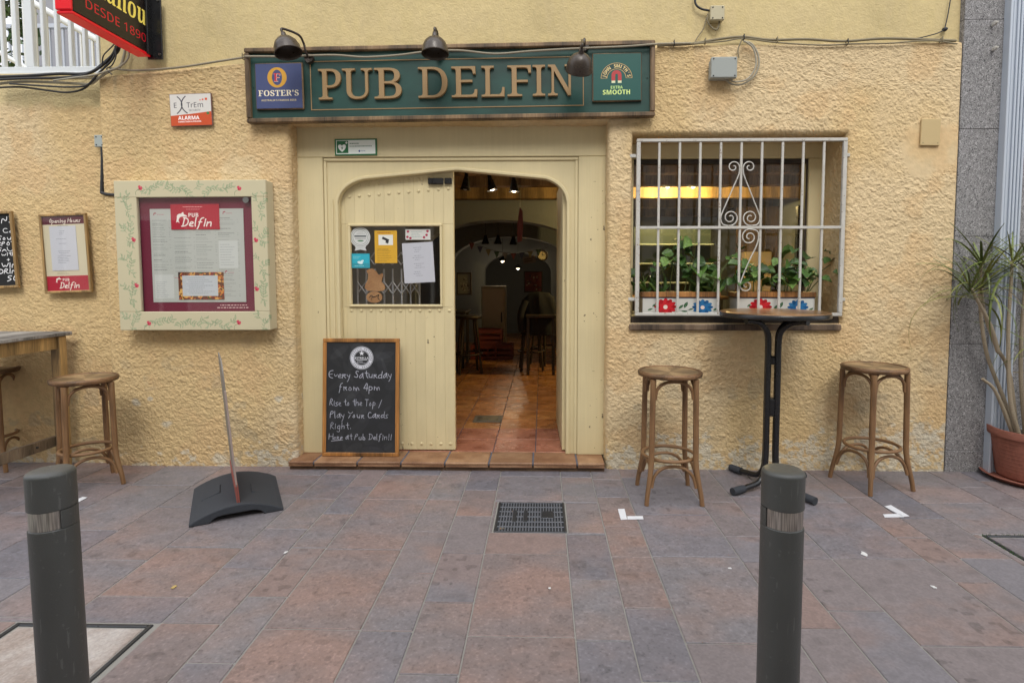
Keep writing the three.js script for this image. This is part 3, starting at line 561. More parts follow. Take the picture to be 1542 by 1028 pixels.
// drain cover in front of the door
{
  const [x0, x1, z0, z1] = drainBox, d = thing('drain_cover', 'square dark metal drain grating in the paving before the door', 'drain cover', [(x0 + x1) / 2, 0, (z0 + z1) / 2]), w = x1 - x0 - .012, l = z1 - z0 - .012, e = .012;
  part('pit', sheet(w - .004, .02, l - .004, 0, -.0132, 0), lin(.016, .018, .022, .8), d);
  for (const s of [-1, 1]) { part('frame_bar', cbox(e, .03, l, .002, s * (w - e) / 2, -.0145, 0), M.iron, d); part('frame_bar', cbox(w - 2 * e - .001, .03, e, .002, 0, -.0146, s * (l - e) / 2), M.iron, d); }
  const n = 23, iw = w - 2 * e; for (let k = 1; k < n; k++) part('bar', cbox(.0062, .022, l - 2 * e - .001, .0015, -iw / 2 + iw * k / n, -.0093, 0), M.grate, d);
  for (const t of [-.33, -.17, 0, .17, .33]) part('cross_bar', cbox(iw - .001, .018, .009, .0015, 0, -.0095, t * l), M.grate, d);
  for (const [x, z, a, b] of [[-.09, .0, .022, .15], [-.03, 0, .022, .15], [.09, -.02, .07, .09]]) part('lifting_plate', cbox(a, .012, b, .002, x, -.0036, z), M.iron, d);
  part('maker_disc', cyl(.014, .014, .004, -w / 2 + .04, -.001, l / 2 - .035), M.steel, d);
}
function lid([x0, x1, z0, z1], label, m) {
  const d = thing('manhole_cover', label, 'manhole cover', [(x0 + x1) / 2, 0, (z0 + z1) / 2]), w = x1 - x0 - .02, l = z1 - z0 - .02, e = .016;
  for (const s of [-1, 1]) { part('frame_bar', cbox(e, .03, l, .002, s * (w - e) / 2, -.0135, 0), M.iron, d); part('frame_bar', cbox(w - 2 * e - .001, .03, e, .002, 0, -.0136, s * (l - e) / 2), M.iron, d); }
  part('seam', cbox(w - 2 * e, .02, l - 2 * e, .001, 0, -.028, 0), M.mortar, d);
  part('filled_lid', cbox(w - 2 * e - .014, .03, l - 2 * e - .014, .004, 0, -.0165, 0, .3, .7), m, d); return d;
}
{
  const d = lid(lidA, 'pale stone filled manhole cover beside the left bollard', lin(.47, .43, .39, .85, { map: clayMap, bumpMap: stoneBump, bumpScale: .003 }));
  part('keyhole_plate', cbox(.10, .006, .05, .002, -.13, .001, .1), M.iron, d); part('keyhole', cbox(.05, .004, .018, .001, -.13, .0045, .1), M.black, d);
  const e = lid(lidB, 'paving filled manhole cover at the right edge of the picture', M.stone[0]);
  const mo = [], r2 = rng(5); for (let k = 0; k < 110; k++) { const t = r2(), side = k % 2; mo.push(new THREE.ConeGeometry(.0022, .008 + .012 * r2(), 4).rotateZ((r2() - .5) * 1.4).translate(side ? -.283 + r2() * .008 : -.28 + t * .5, .004, side ? -.29 + t * .5 : -.293 + r2() * .008)); }
  const moss = part('moss', mo, M.leaf[3], e); moss.userData.kind = 'stuff';
}
// white corner marks on the paving
{
  const tape = () => lin(.66, .67, .70, .6, { bumpMap: grain, bumpScale: .0006 }), h = .0016;
  const mark = (pts1, pts2, label) => {
    const t = one('floor_mark', [pts1, pts2].map((p) => boxUV(extr(polyShape(p.map(([x, y]) => { const g = GP(x, y); return [g.x, -g.z]; })), .002).rotateX(-Math.PI / 2).translate(0, h, 0))), tape(), label, 'tape mark', 'white corner marks on the paving'); return t;
  };
  mark([[930.5, 767], [940.5, 766.5], [944.5, 782.5], [935, 783]], [[944.7, 777.8], [968, 777.6], [969.2, 782.3], [945, 782.5]], 'white tape corner on the paving in front of the middle stool');
  mark([[1332.5, 763], [1342, 761], [1370, 777.6], [1360, 778.6]], [[1330, 775], [1356, 774], [1361.6, 779], [1333, 779.6]], 'white tape corner on the paving in front of the right stool');
  mark([[110, 755], [124, 748.5], [131, 749.5], [113, 759]], [[84, 757], [109.5, 755.5], [112, 759.5], [86, 761]], 'white tape mark half hidden behind the left bollard');
}
// scraps of litter and a dropped leaf
{
  const bit = (x, y, r, m, label, cat, seed) => { const g = GP(x, y), q = rng(seed), pts = []; for (let k = 0; k < 9; k++) { const a = k / 9 * 6.283, d = r * (.55 + .6 * q()); pts.push([d * Math.cos(a) * 1.5, d * Math.sin(a)]); } const o = one('litter_scrap', boxUV(extr(polyShape(pts), .0022, .0005).rotateX(-Math.PI / 2)), m, label, cat); o.position.set(g.x, .0012, g.z); o.rotation.set(.05 * q(), q() * 6, .05 * q()); };
  const paper = lin(.60, .60, .60, .8), leafy = lin(.45, .33, .12, .8);
  bit(430, 832, .009, paper, 'tiny white scrap on the paving between rubber base and drain', 'litter', 3); bit(1302, 834, .017, paper, 'pale flattened scrap on the joint right of the front bollard', 'litter', 4);
  bit(262, 884, .010, leafy, 'small yellow fragment on the paving right of the left bollard', 'litter', 5); bit(1406, 884, .010, paper, 'small white crumb on the red slab at the right', 'litter', 6);
  bit(828, 886, .006, paper, 'tiny white crumb on the slab below the drain cover', 'litter', 7); bit(1099, 856, .007, paper, 'tiny white crumb just left of the front bollard', 'litter', 8);
}

// ---------------------------------------------------------------- hand lettering: strokes on a small grid (x, y; 0 top, 3 x-height, 6 baseline, 9 tail)
const GL = {
  a: '5:42 13 05 16 35 42|42 45 56', b: '5:00 06|04 13 34 45 36 16 05', c: '4:43 23 04 05 16 46', d: '5:43 13 05 16 45|50 45 56', e: '4:05 44 33 13 05 16 46', f: '4:40 20 12 16 08|03 33', g: '5:43 13 05 16 45|43 48 29 08',
  h: '5:00 06|04 23 43 46', i: '2:13 16|11 12', j: '3:23 28 09', k: '4:00 06|43 05 46', l: '2:00 05 16', m: '7:03 06|04 23 36|36 34 53 66', n: '5:03 06|04 23 43 46', o: '5:23 05 26 45 23', p: '5:03 09|03 33 45 26 06', q: '5:43 13 05 26 44|43 49',
  r: '4:03 06|03 33 33 34 14|14 46', s: '4:43 13 14 35 36 06', t: '4:20 25 46|02 42', u: '5:03 05 26 45|43 46', v: '4:03 26 43', w: '7:03 16 34 56 73', x: '4:03 46|43 06', y: '5:03 15 35|43 38 19', z: '4:03 43 06 46',
  A: '6:06 30 66|14 54', B: '5:00 06 46 54 03|00 40 42 03', C: '6:51 20 03 26 65', D: '6:10 16|00 40 63 46 06', E: '5:50 00 06 56|03 43', F: '5:50 00 06|03 43', G: '6:51 20 03 26 56 54 34', H: '6:00 06|60 66|03 63', I: '2:10 16', K: '5:00 06|50 03 56', L: '5:00 06 56', M: '7:06 00 34 70 76', N: '6:06 00 56 50',
  O: '6:30 03 36 63 30', P: '5:06 00 40 42 03', Q: '6:30 03 36 63 30|45 77', R: '5:06 00 40 42 03 56', S: '5:51 20 12 44 36 05', T: '6:00 60|30 36', U: '6:00 05 36 55 50', W: '8:00 26 42 66 80', Y: '5:00 33 60|33 16', 4: '5:30 04 04 54|40 46', 5: '5:50 10 12 43 45 06', 0: '5:20 03 26 43 20', '+': '5:22 26|04 44', '/': '4:50 08', '.': '2:15 16', '!': '2:10 14|16 15', ',': '2:15 08', '@': '6:44 23 25 45 43 41 13 16 46',
};
function scribble(g, text, x, y, h, o = {}) {               // h is the x-to-top height in pixels; returns the end
  const r = rng(o.seed ?? 9), s = h / 6, sl = o.slant ?? 0, j = (o.jitter ?? .35) * s;
  g.save(); g.lineCap = 'round'; g.lineJoin = 'round'; g.lineWidth = o.width ?? h * .09; g.strokeStyle = o.color ?? '#d8d8dc';
  for (const ch of text) {
    const e = GL[ch]; if (!e) { x += 3.6 * s * (o.spread ?? 1); continue; }
    const [w, st] = e.split(':'), dy = (r() - .5) * j * 1.2;
    for (const k of st.split('|')) {
      const p = k.split(' ').map((q) => [x + (+q[0]) * s * Math.min(1.15, (o.spread ?? 1) * 1.06) + (6 - +q[1]) * s * sl + (r() - .5) * j, y + (+q[1]) * s + dy + (r() - .5) * j]);
      g.globalAlpha = o.alpha ? o.alpha * (.8 + .2 * r()) : 1; g.beginPath(); g.moveTo(...p[0]);
      if (p.length === 2) g.lineTo(...p[1]); else { for (let i = 1; i < p.length - 1; i++) { const a = p[i], b = p[i + 1], end = i === p.length - 2; g.quadraticCurveTo(a[0], a[1], end ? b[0] : (a[0] + b[0]) / 2, end ? b[1] : (a[1] + b[1]) / 2); } }
      if (!o.dry) g.stroke();
    }
    x += (+w + 1.7) * s * (o.spread ?? 1);
  }
  g.restore(); return x;
}
function fit(g, text, x, y, h, w, o = {}) { const end = scribble(g, text, x, y, h, { ...o, alpha: 0, dry: true }); return scribble(g, text, x, y, h, { ...o, spread: (w / (end - x)) }); }
const textRows = (g, x, y, w, n, dy, color, seed, h = 2) => { const r = rng(seed); g.fillStyle = color; for (let i = 0; i < n; i++) { let q = x; const end = x + w * (.55 + .45 * r()); while (q < end) { const l = 4 + 12 * r(); g.fillRect(q, y + i * dy, Math.min(l, end - q), h); q += l + 4; } } };
function noiseOver(g, w, h, n, a, seed) { const r = rng(seed); for (let i = 0; i < n; i++) { g.fillStyle = r() < .5 ? 'rgba(255,255,255,' + a + ')' : 'rgba(0,0,0,' + a + ')'; g.fillRect(r() * w, r() * h, 1 + 3 * r(), 1 + 3 * r()); } }
const printed = (w, h, draw, rough = .6, o = {}) => new THREE.MeshStandardMaterial({ map: canvasTex(w, h, draw), roughness: rough, ...o });
const font = await new FontLoader().loadAsync('fonts/droid/droid_serif_regular.typeface.json');
function dolphin(g, x, y, s, color) { g.fillStyle = color; g.beginPath(); g.moveTo(x, y + .55 * s); g.quadraticCurveTo(x - .05 * s, y + .1 * s, x + .42 * s, y + .12 * s); g.quadraticCurveTo(x + .55 * s, y - .06 * s, x + .66 * s, y - .02 * s); g.quadraticCurveTo(x + .62 * s, y + .12 * s, x + .74 * s, y + .2 * s); g.quadraticCurveTo(x + s, y + .3 * s, x + 1.02 * s, y + .4 * s); g.quadraticCurveTo(x + .7 * s, y + .42 * s, x + .5 * s, y + .4 * s); g.quadraticCurveTo(x + .2 * s, y + .42 * s, x + .16 * s, y + .78 * s); g.lineTo(x + .26 * s, y + s); g.lineTo(x + .06 * s, y + .88 * s); g.lineTo(x - .1 * s, y + .96 * s); g.closePath(); g.fill(); }

// ---------------------------------------------------------------- the fascia sign
{
  const z = .018, a = WP(371, 132, .05), b = WP(986, 117, .05), cx = (a.x + b.x) / 2, w = b.x - a.x, top = WP(680, 67.5, .05).y, bot = WP(680, 181, .05).y, cy = (top + bot) / 2, h = top - bot;
  const s = thing('fascia_sign', 'long dark green wooden sign with raised gold letters above the arched door', 'sign', [cx, cy, z]); s.rotation.z = .0105;
  const f = .030;
  part('board', cbox(w - .01, h - .01, .03, .002, 0, 0, .012), M.green, s);
  for (const q of [-1, 1]) { part('frame_rail', cbox(w, f, .055, .006, 0, q * (h - f) / 2, .026), M.signFrame, s); part('frame_stile', cbox(f, h - 2 * f - .001, .055, .006, q * (w - f) / 2, 0, .026), M.signFrame, s); }
  const L = (x, y) => { const p = WP(x, y, .05); const dx = p.x - cx, dy = p.y - cy, c = Math.cos(-.0105), n = Math.sin(-.0105); return [dx * c - dy * n, dx * n + dy * c]; };
  // thin gold line round the name
  const l0 = L(468, 166), l1 = L(879, 84), lw = .006; const [x0, y0] = l0, [x1, y1] = l1;
  for (const [p, q, r, t] of [[x0, x1, y0, y0 + lw], [x0, x1, y1 - lw, y1], [x0, x0 + lw, y0 + lw, y1 - lw], [x1 - lw, x1, y0 + lw, y1 - lw]]) part('gold_line', span(p, q, r, t, .027, .0305, .001), M.gold, s);
  // letters, each its own piece
  const base = L(670, 147)[1], capH = L(670, 102)[1] - L(670, 148.5)[1], size = capH / .72;
  const put = (text, xs) => [...text].forEach((ch, i) => {
    const g = new TextGeometry(ch, { font, size, depth: .016, curveSegments: 8, bevelEnabled: true, bevelThickness: .005, bevelSize: .0025, bevelOffset: -.0008, bevelSegments: 2 }); g.computeBoundingBox();
    const bb = g.boundingBox, sx = L(xs[i][1], 120)[0], ax = L(xs[i][0], 120)[0], k = (sx - ax) / (bb.max.x - bb.min.x), ky = capH / (bb.max.y - bb.min.y);
    g.translate(-bb.min.x, -bb.min.y, 0).scale(k, ky, 1); g.translate(ax, base - .004, .028); part('letter', boxUV(g.index ? g.toNonIndexed() : g), M.gold, s);
  });
  put('PUB', [[480, 514], [516, 561], [564, 605]]); put('DELFIN', [[630, 674], [680, 719], [725, 760], [764, 800], [802, 821], [825, 865]]);
  const plaque = (xa, ya, xb, yb, draw, name) => { const p = L(xa, yb), q = L(xb, ya), o = grp(name, s); part('plaque_board', span(p[0], q[0], p[1], q[1], .0275, .045, .003), M.signFrame, o); part('plaque_print', sheet(q[0] - p[0] - .012, q[1] - p[1] - .012, .003, (p[0] + q[0]) / 2, (p[1] + q[1]) / 2, .0468), printed(512, 512, draw, .4), o); };
  plaque(387, 95, 456, 166, (g, W, H) => {
    g.fillStyle = '#414b74'; g.fillRect(0, 0, W, H); g.fillStyle = '#cf9a34'; g.beginPath(); g.ellipse(238, 158, 108, 116, 0, 0, 7); g.fill(); g.fillStyle = '#414b74'; g.beginPath(); g.ellipse(238, 158, 56, 88, 0, 0, 7); g.fill();
    g.textAlign = 'center'; g.font = 'bold 130px serif'; g.fillStyle = '#e8dcc0'; g.fillText('F', 240, 206); g.fillStyle = '#c2283a'; g.fillText('F', 236, 202);
    g.font = 'bold 92px serif'; g.fillStyle = '#efe3c4'; g.save(); g.translate(250, 370); g.scale(1.02, 1); g.fillText("FOSTER'S", 0, 0); g.restore(); g.font = 'bold 30px sans-serif'; g.fillStyle = '#c9b88e'; g.fillText("AUSTRALIA'S FAMOUS BEER", 250, 430); noiseOver(g, W, H, 700, .05, 5);
  }, 'left_beer_plaque'.replace('left_', ''));
  plaque(892, 80, 966, 154, (g, W, H) => {
    g.fillStyle = '#17514a'; g.fillRect(0, 0, W, H); const cx2 = 250, cy2 = 270;
    g.lineWidth = 70; g.strokeStyle = '#c9a467'; g.beginPath(); g.arc(cx2, cy2, 135, Math.PI, 0); g.stroke(); g.lineWidth = 58; g.strokeStyle = '#173b39'; g.beginPath(); g.arc(cx2, cy2, 135, Math.PI * 1.01, -.03); g.stroke();
    g.font = 'bold 50px sans-serif'; g.fillStyle = '#e4c98a'; g.textAlign = 'center'; [..."JOHN SMITH'S"].forEach((c, i) => { const t = Math.PI * (1.06 + .88 * i / 11); g.save(); g.translate(cx2 + 118 * Math.cos(t), cy2 + 118 * Math.sin(t)); g.rotate(t + Math.PI / 2); g.fillText(c, 0, 0); g.restore(); });
    g.lineWidth = 40; g.strokeStyle = '#b23a3c'; g.beginPath(); g.moveTo(216, 300); g.lineTo(216, 235); g.arc(250, 235, 34, Math.PI, 0); g.lineTo(284, 300); g.stroke(); g.strokeStyle = '#d8dcb4'; g.beginPath(); g.moveTo(216, 296); g.lineTo(216, 322); g.moveTo(284, 296); g.lineTo(284, 322); g.stroke();
    g.fillStyle = '#bfe08a'; g.font = 'bold 44px sans-serif'; g.fillText('EXTRA', 250, 385); g.font = 'bold 72px sans-serif'; g.fillStyle = '#d6e88c'; g.fillText('SMOOTH', 250, 448); noiseOver(g, W, H, 600, .04, 6);
  }, 'beer_plaque');
  for (const [x, y] of [[381, 132], [975, 117], [686, 175], [700, 75]]) part('screw', cyl(.004, .004, .003, ...L(x, y), 0, 10).rotateX(0).translate(0, 0, .028), M.black, s);
}
// ---- three swan-neck lamps over the sign
const lampLabels = ['left brown dome lamp on a hooked arm over the blue square plaque', 'middle brown dome lamp above the gap between PUB and DELFIN', 'right brown dome lamp tilted forwards beside the green square plaque'];
[[432, 72, 465, 88, 446, 52, .25, .28, -.10], [655, 73, 661, 82, 658, 48, .26, .02, -.08], [873, 98, 880, 70, 866, 60, .27, -.1, .75]].forEach(([dx, dy, mx, my, , ay, z, roll, tilt], i) => {
  const d = WP(dx, dy, z), m = WP(mx, my, .06), o = thing('sign_lamp', lampLabels[i], 'wall lamp', [m.x, m.y, m.z], 0, 'dome lamps over the pub sign'), r = .080, D = d.clone().sub(m);
  part('wall_plate', [cyl(.028, .032, .02, 0, 0, 0, 20).rotateX(Math.PI / 2), cyl(.013, .016, .03, 0, .006, .02, 14).rotateX(Math.PI / 2)], M.bronze, o);
  const t = grp('lamp_shade', o, D.toArray()); t.rotation.set(tilt, 0, roll, 'ZXY');
  part('dome', lathe([[0, r * .92], [r * .3, r * .88], [r * .58, r * .72], [r * .82, r * .45], [r * .96, r * .1], [r, -.28 * r], [r * 1.04, -.34 * r], [r * 1.04, -.44 * r], [r * .99, -.46 * r], [r * .93, -.25 * r], [r * .89, .1 * r], [r * .74, .44 * r], [r * .5, .68 * r], [0, r * .82]], 36), M.bronze, t);
  part('collar', lathe([[.001, .03], [.013, .028], [.016, .01], [.018, -.004], [.024, -.012]], 20).translate(0, r * .92, 0), M.bronze, t);
  t.updateMatrix(); const n = V(0, r * .92 + .025, 0).applyMatrix4(t.matrix), u = V(0, 1, 0).applyQuaternion(t.quaternion), ap = WP(lerp(dx, mx, .5), ay, lerp(z, .06, .45)).sub(m);
  part('arm', sweep([V(0, 0, .01), V(D.x * .05, .03, .045), V(ap.x * .45, ap.y * .72, ap.z * .55), V(ap.x, ap.y, ap.z), n.clone().addScaledVector(u, .028), n.clone().addScaledVector(u, -.012)], .0075, 40, 8), M.bronze, o);
});
// ---- lit box sign at top left, square to the wall, showing the end of its name
{
  const X = WP(222, 80, .04).x, yb = WP(222, 80, .04).y, h = .56, len = .60, t = .075;
  const s = thing('projecting_sign', 'black and red box sign with yellow script on a wall bracket at top left', 'sign', [X, yb, .03]);
  part('box_body', cbox(t, h, len, .004, -t / 2, h / 2, len / 2), lin(.02, .018, .018, .5), s);
  const red = new THREE.MeshPhysicalMaterial({ color: new THREE.Color().setRGB(.62, .006, .012), roughness: .25, emissive: new THREE.Color().setRGB(.5, 0, .01), emissiveIntensity: .25 });
  part('red_edge', cbox(t + .014, .018, len + .018, .004, -t / 2, -.0095, len / 2), red, s); part('red_edge', cbox(t + .014, h, .018, .004, -t / 2, h / 2 + .001, len + .0095), red, s);
  const face = canvasTex(1024, 840, (g, W, H) => {
    g.fillStyle = '#1d1613'; g.fillRect(0, 0, W, H); g.fillStyle = '#f2dc66'; g.textAlign = 'right'; g.save(); g.translate(W - 26, H - 250); g.scale(.74, .86); g.transform(1, 0, -.12, 1, 0, 0); g.font = 'bold 310px serif'; g.fillText('Mahou', 0, 0); g.restore();
    g.fillStyle = '#c81424'; g.font = '112px sans-serif'; g.save(); g.translate(W - 30, H - 84); g.scale(1.42, 1); g.fillText('DESDE 1890', 0, 0); g.restore(); noiseOver(g, W, H, 300, .03, 8);
  });
  part('sign_face', new THREE.BoxGeometry(len - .01, h - .01, .003).rotateY(Math.PI / 2).translate(.002, h / 2, len / 2), new THREE.MeshPhysicalMaterial({ map: face, roughness: .25, emissive: 0xffffff, emissiveMap: face, emissiveIntensity: .12 }), s);
  part('bracket', [cbox(.10, .40, .012, .002, .03, .17, -.02), cbox(.014, .36, .055, .002, .012, .17, .005)], M.black, s);
  for (const y of [-.0, .345]) part('bracket_bolt', cyl(.008, .008, .008, 0, 0, 0, 8).rotateX(Math.PI / 2).translate(.064, y, -.011), M.steel, s);
}
// ---- alarm plate, first-aid plate, notices and boards on the wall
function plate(name, corners, z, d, m, label, cat, turnY = 0, o2 = {}) {
  const P = corners.map(([x, y]) => WP(x, y, z)), c = P.reduce((a, p) => a.add(p), V(0, 0, 0)).multiplyScalar(.25), w = (P[0].distanceTo(P[1]) + P[2].distanceTo(P[3])) / 2, h = (P[0].distanceTo(P[3]) + P[1].distanceTo(P[2])) / 2;
  const roll = (Math.atan2(P[1].y - P[0].y, P[1].x - P[0].x) + Math.atan2(P[2].y - P[3].y, P[2].x - P[3].x)) / 2 * (o2.k ?? 1);
  const t = thing(name, label, cat, [c.x, c.y, z]); t.rotation.z = roll; return { t, w, h };
}
{
  const { t, w, h } = plate('alarm_sign', [[255, 142], [318.5, 140], [320, 189], [257.5, 191]], .016, 0, null, 'white and orange alarm plate on the plaster above the menu case', 'sign');
  part('plate', cbox(w, h, .010, .002), lin(.16, .08, .07, .5), t);
  part('print', sheet(w - .008, h - .008, .002, 0, 0, .0058), printed(512, 400, (g, W, H) => {
    g.fillStyle = '#d9d6d0'; g.fillRect(0, 0, W, H); g.fillStyle = '#c9522c'; g.beginPath(); g.moveTo(0, 272); g.quadraticCurveTo(W / 2, 256, W, 226); g.lineTo(W, H); g.lineTo(0, H); g.fill();
    g.strokeStyle = '#3c3a44'; g.lineWidth = 13; g.beginPath(); g.moveTo(92, 28); g.bezierCurveTo(170, 90, 170, 180, 80, 246); g.stroke(); g.beginPath(); g.moveTo(200, 24); g.bezierCurveTo(120, 90, 120, 180, 214, 244); g.stroke();
    g.fillStyle = '#3c3a44'; g.font = '92px sans-serif'; g.textAlign = 'left'; g.fillText('E', 38, 172); g.fillText('TrEm', 205, 172); g.strokeStyle = '#c4532c'; g.font = '34px sans-serif'; g.fillText('SECURITY', 230, 220);
    g.fillStyle = '#d8542a'; [[372, 80, 14], [402, 74, 20], [440, 68, 28]].forEach(([x, y, s]) => g.fillRect(x, y - s / 2, s, s)); g.fillStyle = '#3f7d46'; g.beginPath(); g.arc(468, 248, 18, 0, 7); g.fill();
    g.fillStyle = '#fff'; g.font = 'bold 66px sans-serif'; g.fillText('ALARMA', 92, 326); g.font = 'bold 26px sans-serif'; g.fillText('CONECTADO A POLICIA', 90, 360); noiseOver(g, W, H, 300, .04, 11);
  }, .35), t);
}
{
  const z = DZ + .026, { t, w, h } = plate('first_aid_sign', [[504, 209.5], [567.5, 208.5], [567.5, 233.5], [504, 234.5]], z, 0, null, 'green bordered white plate with heart above the closed door leaf', 'sign');
  part('plate', cbox(w, h, .006, .001), lin(.02, .13, .055, .4), t);
  part('print', sheet(w - .003, h - .003, .0015, 0, 0, .004), printed(512, 200, (g, W, H) => {
    g.fillStyle = '#1f6a3d'; g.fillRect(0, 0, W, H); g.fillStyle = '#e8efe9'; g.fillRect(16, 14, W - 32, H - 28); g.fillStyle = '#1f6a3d'; g.fillRect(24, 22, 140, 152);
    g.fillStyle = '#f4f7f3'; g.beginPath(); g.moveTo(88, 158); g.bezierCurveTo(20, 110, 34, 62, 66, 66); g.quadraticCurveTo(84, 70, 88, 88); g.quadraticCurveTo(92, 70, 110, 66); g.bezierCurveTo(142, 62, 156, 110, 88, 158); g.fill(); g.fillRect(128, 42, 30, 9); g.fillRect(138, 31, 10, 30);
    g.fillStyle = '#1f6a3d'; g.beginPath(); g.moveTo(94, 84); g.lineTo(76, 116); g.lineTo(88, 116); g.lineTo(82, 142); g.lineTo(102, 106); g.lineTo(90, 106); g.fill();
    textRows(g, 182, 50, 130, 1, 20, '#577a63', 3, 12); textRows(g, 182, 84, 280, 1, 20, '#7b9384', 4, 12); g.fillStyle = '#4a5c9a'; g.beginPath(); g.arc(300, 150, 12, 0, 7); g.fill(); textRows(g, 318, 146, 70, 1, 10, '#4a5c9a', 6, 8);
  }, .3), t);
}
const framed = (t, w, h, f, m, d = .022) => { for (const s of [-1, 1]) { part('frame_rail', cbox(w, f, d, .003, 0, s * (h - f) / 2, d / 2), m, t); part('frame_stile', cbox(f, h - 2 * f - .0006, d, .003, s * (w - f) / 2, 0, d / 2), m, t); } };
{
  const { t, w, h } = plate('opening_hours_frame', [[61.5, 323.5], [131, 320], [141, 440], [69.5, 441.5]], -.025, 0, null, 'wooden framed opening hours notice with red foot on the left wall', 'notice frame');
  framed(t, w, h, .016, M.oak);
  part('poster', sheet(w - .03, h - .03, .004, 0, 0, .008), printed(512, 860, (g, W, H) => {
    g.fillStyle = '#d6ccae'; g.fillRect(0, 0, W, H); g.fillStyle = '#5a1326'; g.fillRect(0, 0, W, 96); g.fillStyle = '#b3132f'; g.fillRect(0, H - 172, W, 172);
    fit(g, 'Opening Hours', 78, 30, 46, 380, { width: 7, color: '#efe6d6', slant: .25, jitter: .1, seed: 4 }); textRows(g, 180, 110, 150, 1, 8, '#6a6250', 3, 5);
    dolphin(g, 112, H - 158, 64, '#f0e8da'); g.fillStyle = '#f0e8da'; g.font = 'bold 44px sans-serif'; g.fillText('PUB', 186, H - 112); fit(g, 'Delfin', 150, H - 98, 66, 245, { width: 11, color: '#f0e8da', slant: .25, jitter: .1, seed: 5 });
    textRows(g, 130, H - 215, 210, 2, 16, '#8c846c', 7, 4);
  }, .45), t);
  part('paper_sheet', sheet(w * .56, h * .56, .002, -.01, .035, .0118), printed(300, 480, (g, W, H) => { g.fillStyle = '#cbccd2'; g.fillRect(0, 0, W, H); const r = rng(6); for (let y = 50; y < 430; y += 18) { if (r() < .22) { y += 14; continue; } const l = 70 + 90 * r(); textRows(g, W / 2 - l / 2, y, l, 1, 9, '#777a86', Math.floor(y), 4); } }, .7), t);
  part('glazing', sheet(w - .03, h - .03, .002, 0, 0, .0165), M.glass, t);
}
{
  const { t, w, h } = plate('chalk_menu_board', [[-62, 321], [21.5, 318], [29.5, 432.5], [-54, 437]], -.025, 0, null, 'wooden framed black board with white chalk prices cut by the left edge', 'chalkboard');
  framed(t, w, h, .018, M.oak);
  part('chalk_face', sheet(w - .034, h - .034, .005, 0, 0, .006), printed(640, 900, (g, W, H) => {
    g.fillStyle = '#17181a'; g.fillRect(0, 0, W, H); noiseOver(g, W, H, 900, .035, 14); const o = (s, w2) => ({ width: w2 ?? 8, color: '#e8e8ea', seed: s, slant: .1 });
    scribble(g, 'SUNDAY', 340, 36, 74, o(3, 10)); scribble(g, 'Roast', 90, 150, 70, o(31)); scribble(g, 'Co', 520, 176, 62, o(4)); scribble(g, 'All day', 80, 270, 60, o(32)); scribble(g, 'Soup', 446, 270, 56, o(5, 9)); scribble(g, 'SPOTS', 440, 350, 48, o(6, 9)); scribble(g, 'SALAD', 440, 420, 48, o(7)); scribble(g, 'with', 480, 480, 44, o(8)); scribble(g, '+', 540, 545, 46, o(9)); scribble(g, 'WINE', 466, 616, 58, o(10, 10)); scribble(g, 'DRINK', 420, 690, 56, o(11, 10)); scribble(g, '50', 520, 780, 64, o(12, 11));
  }, .8), t);
}
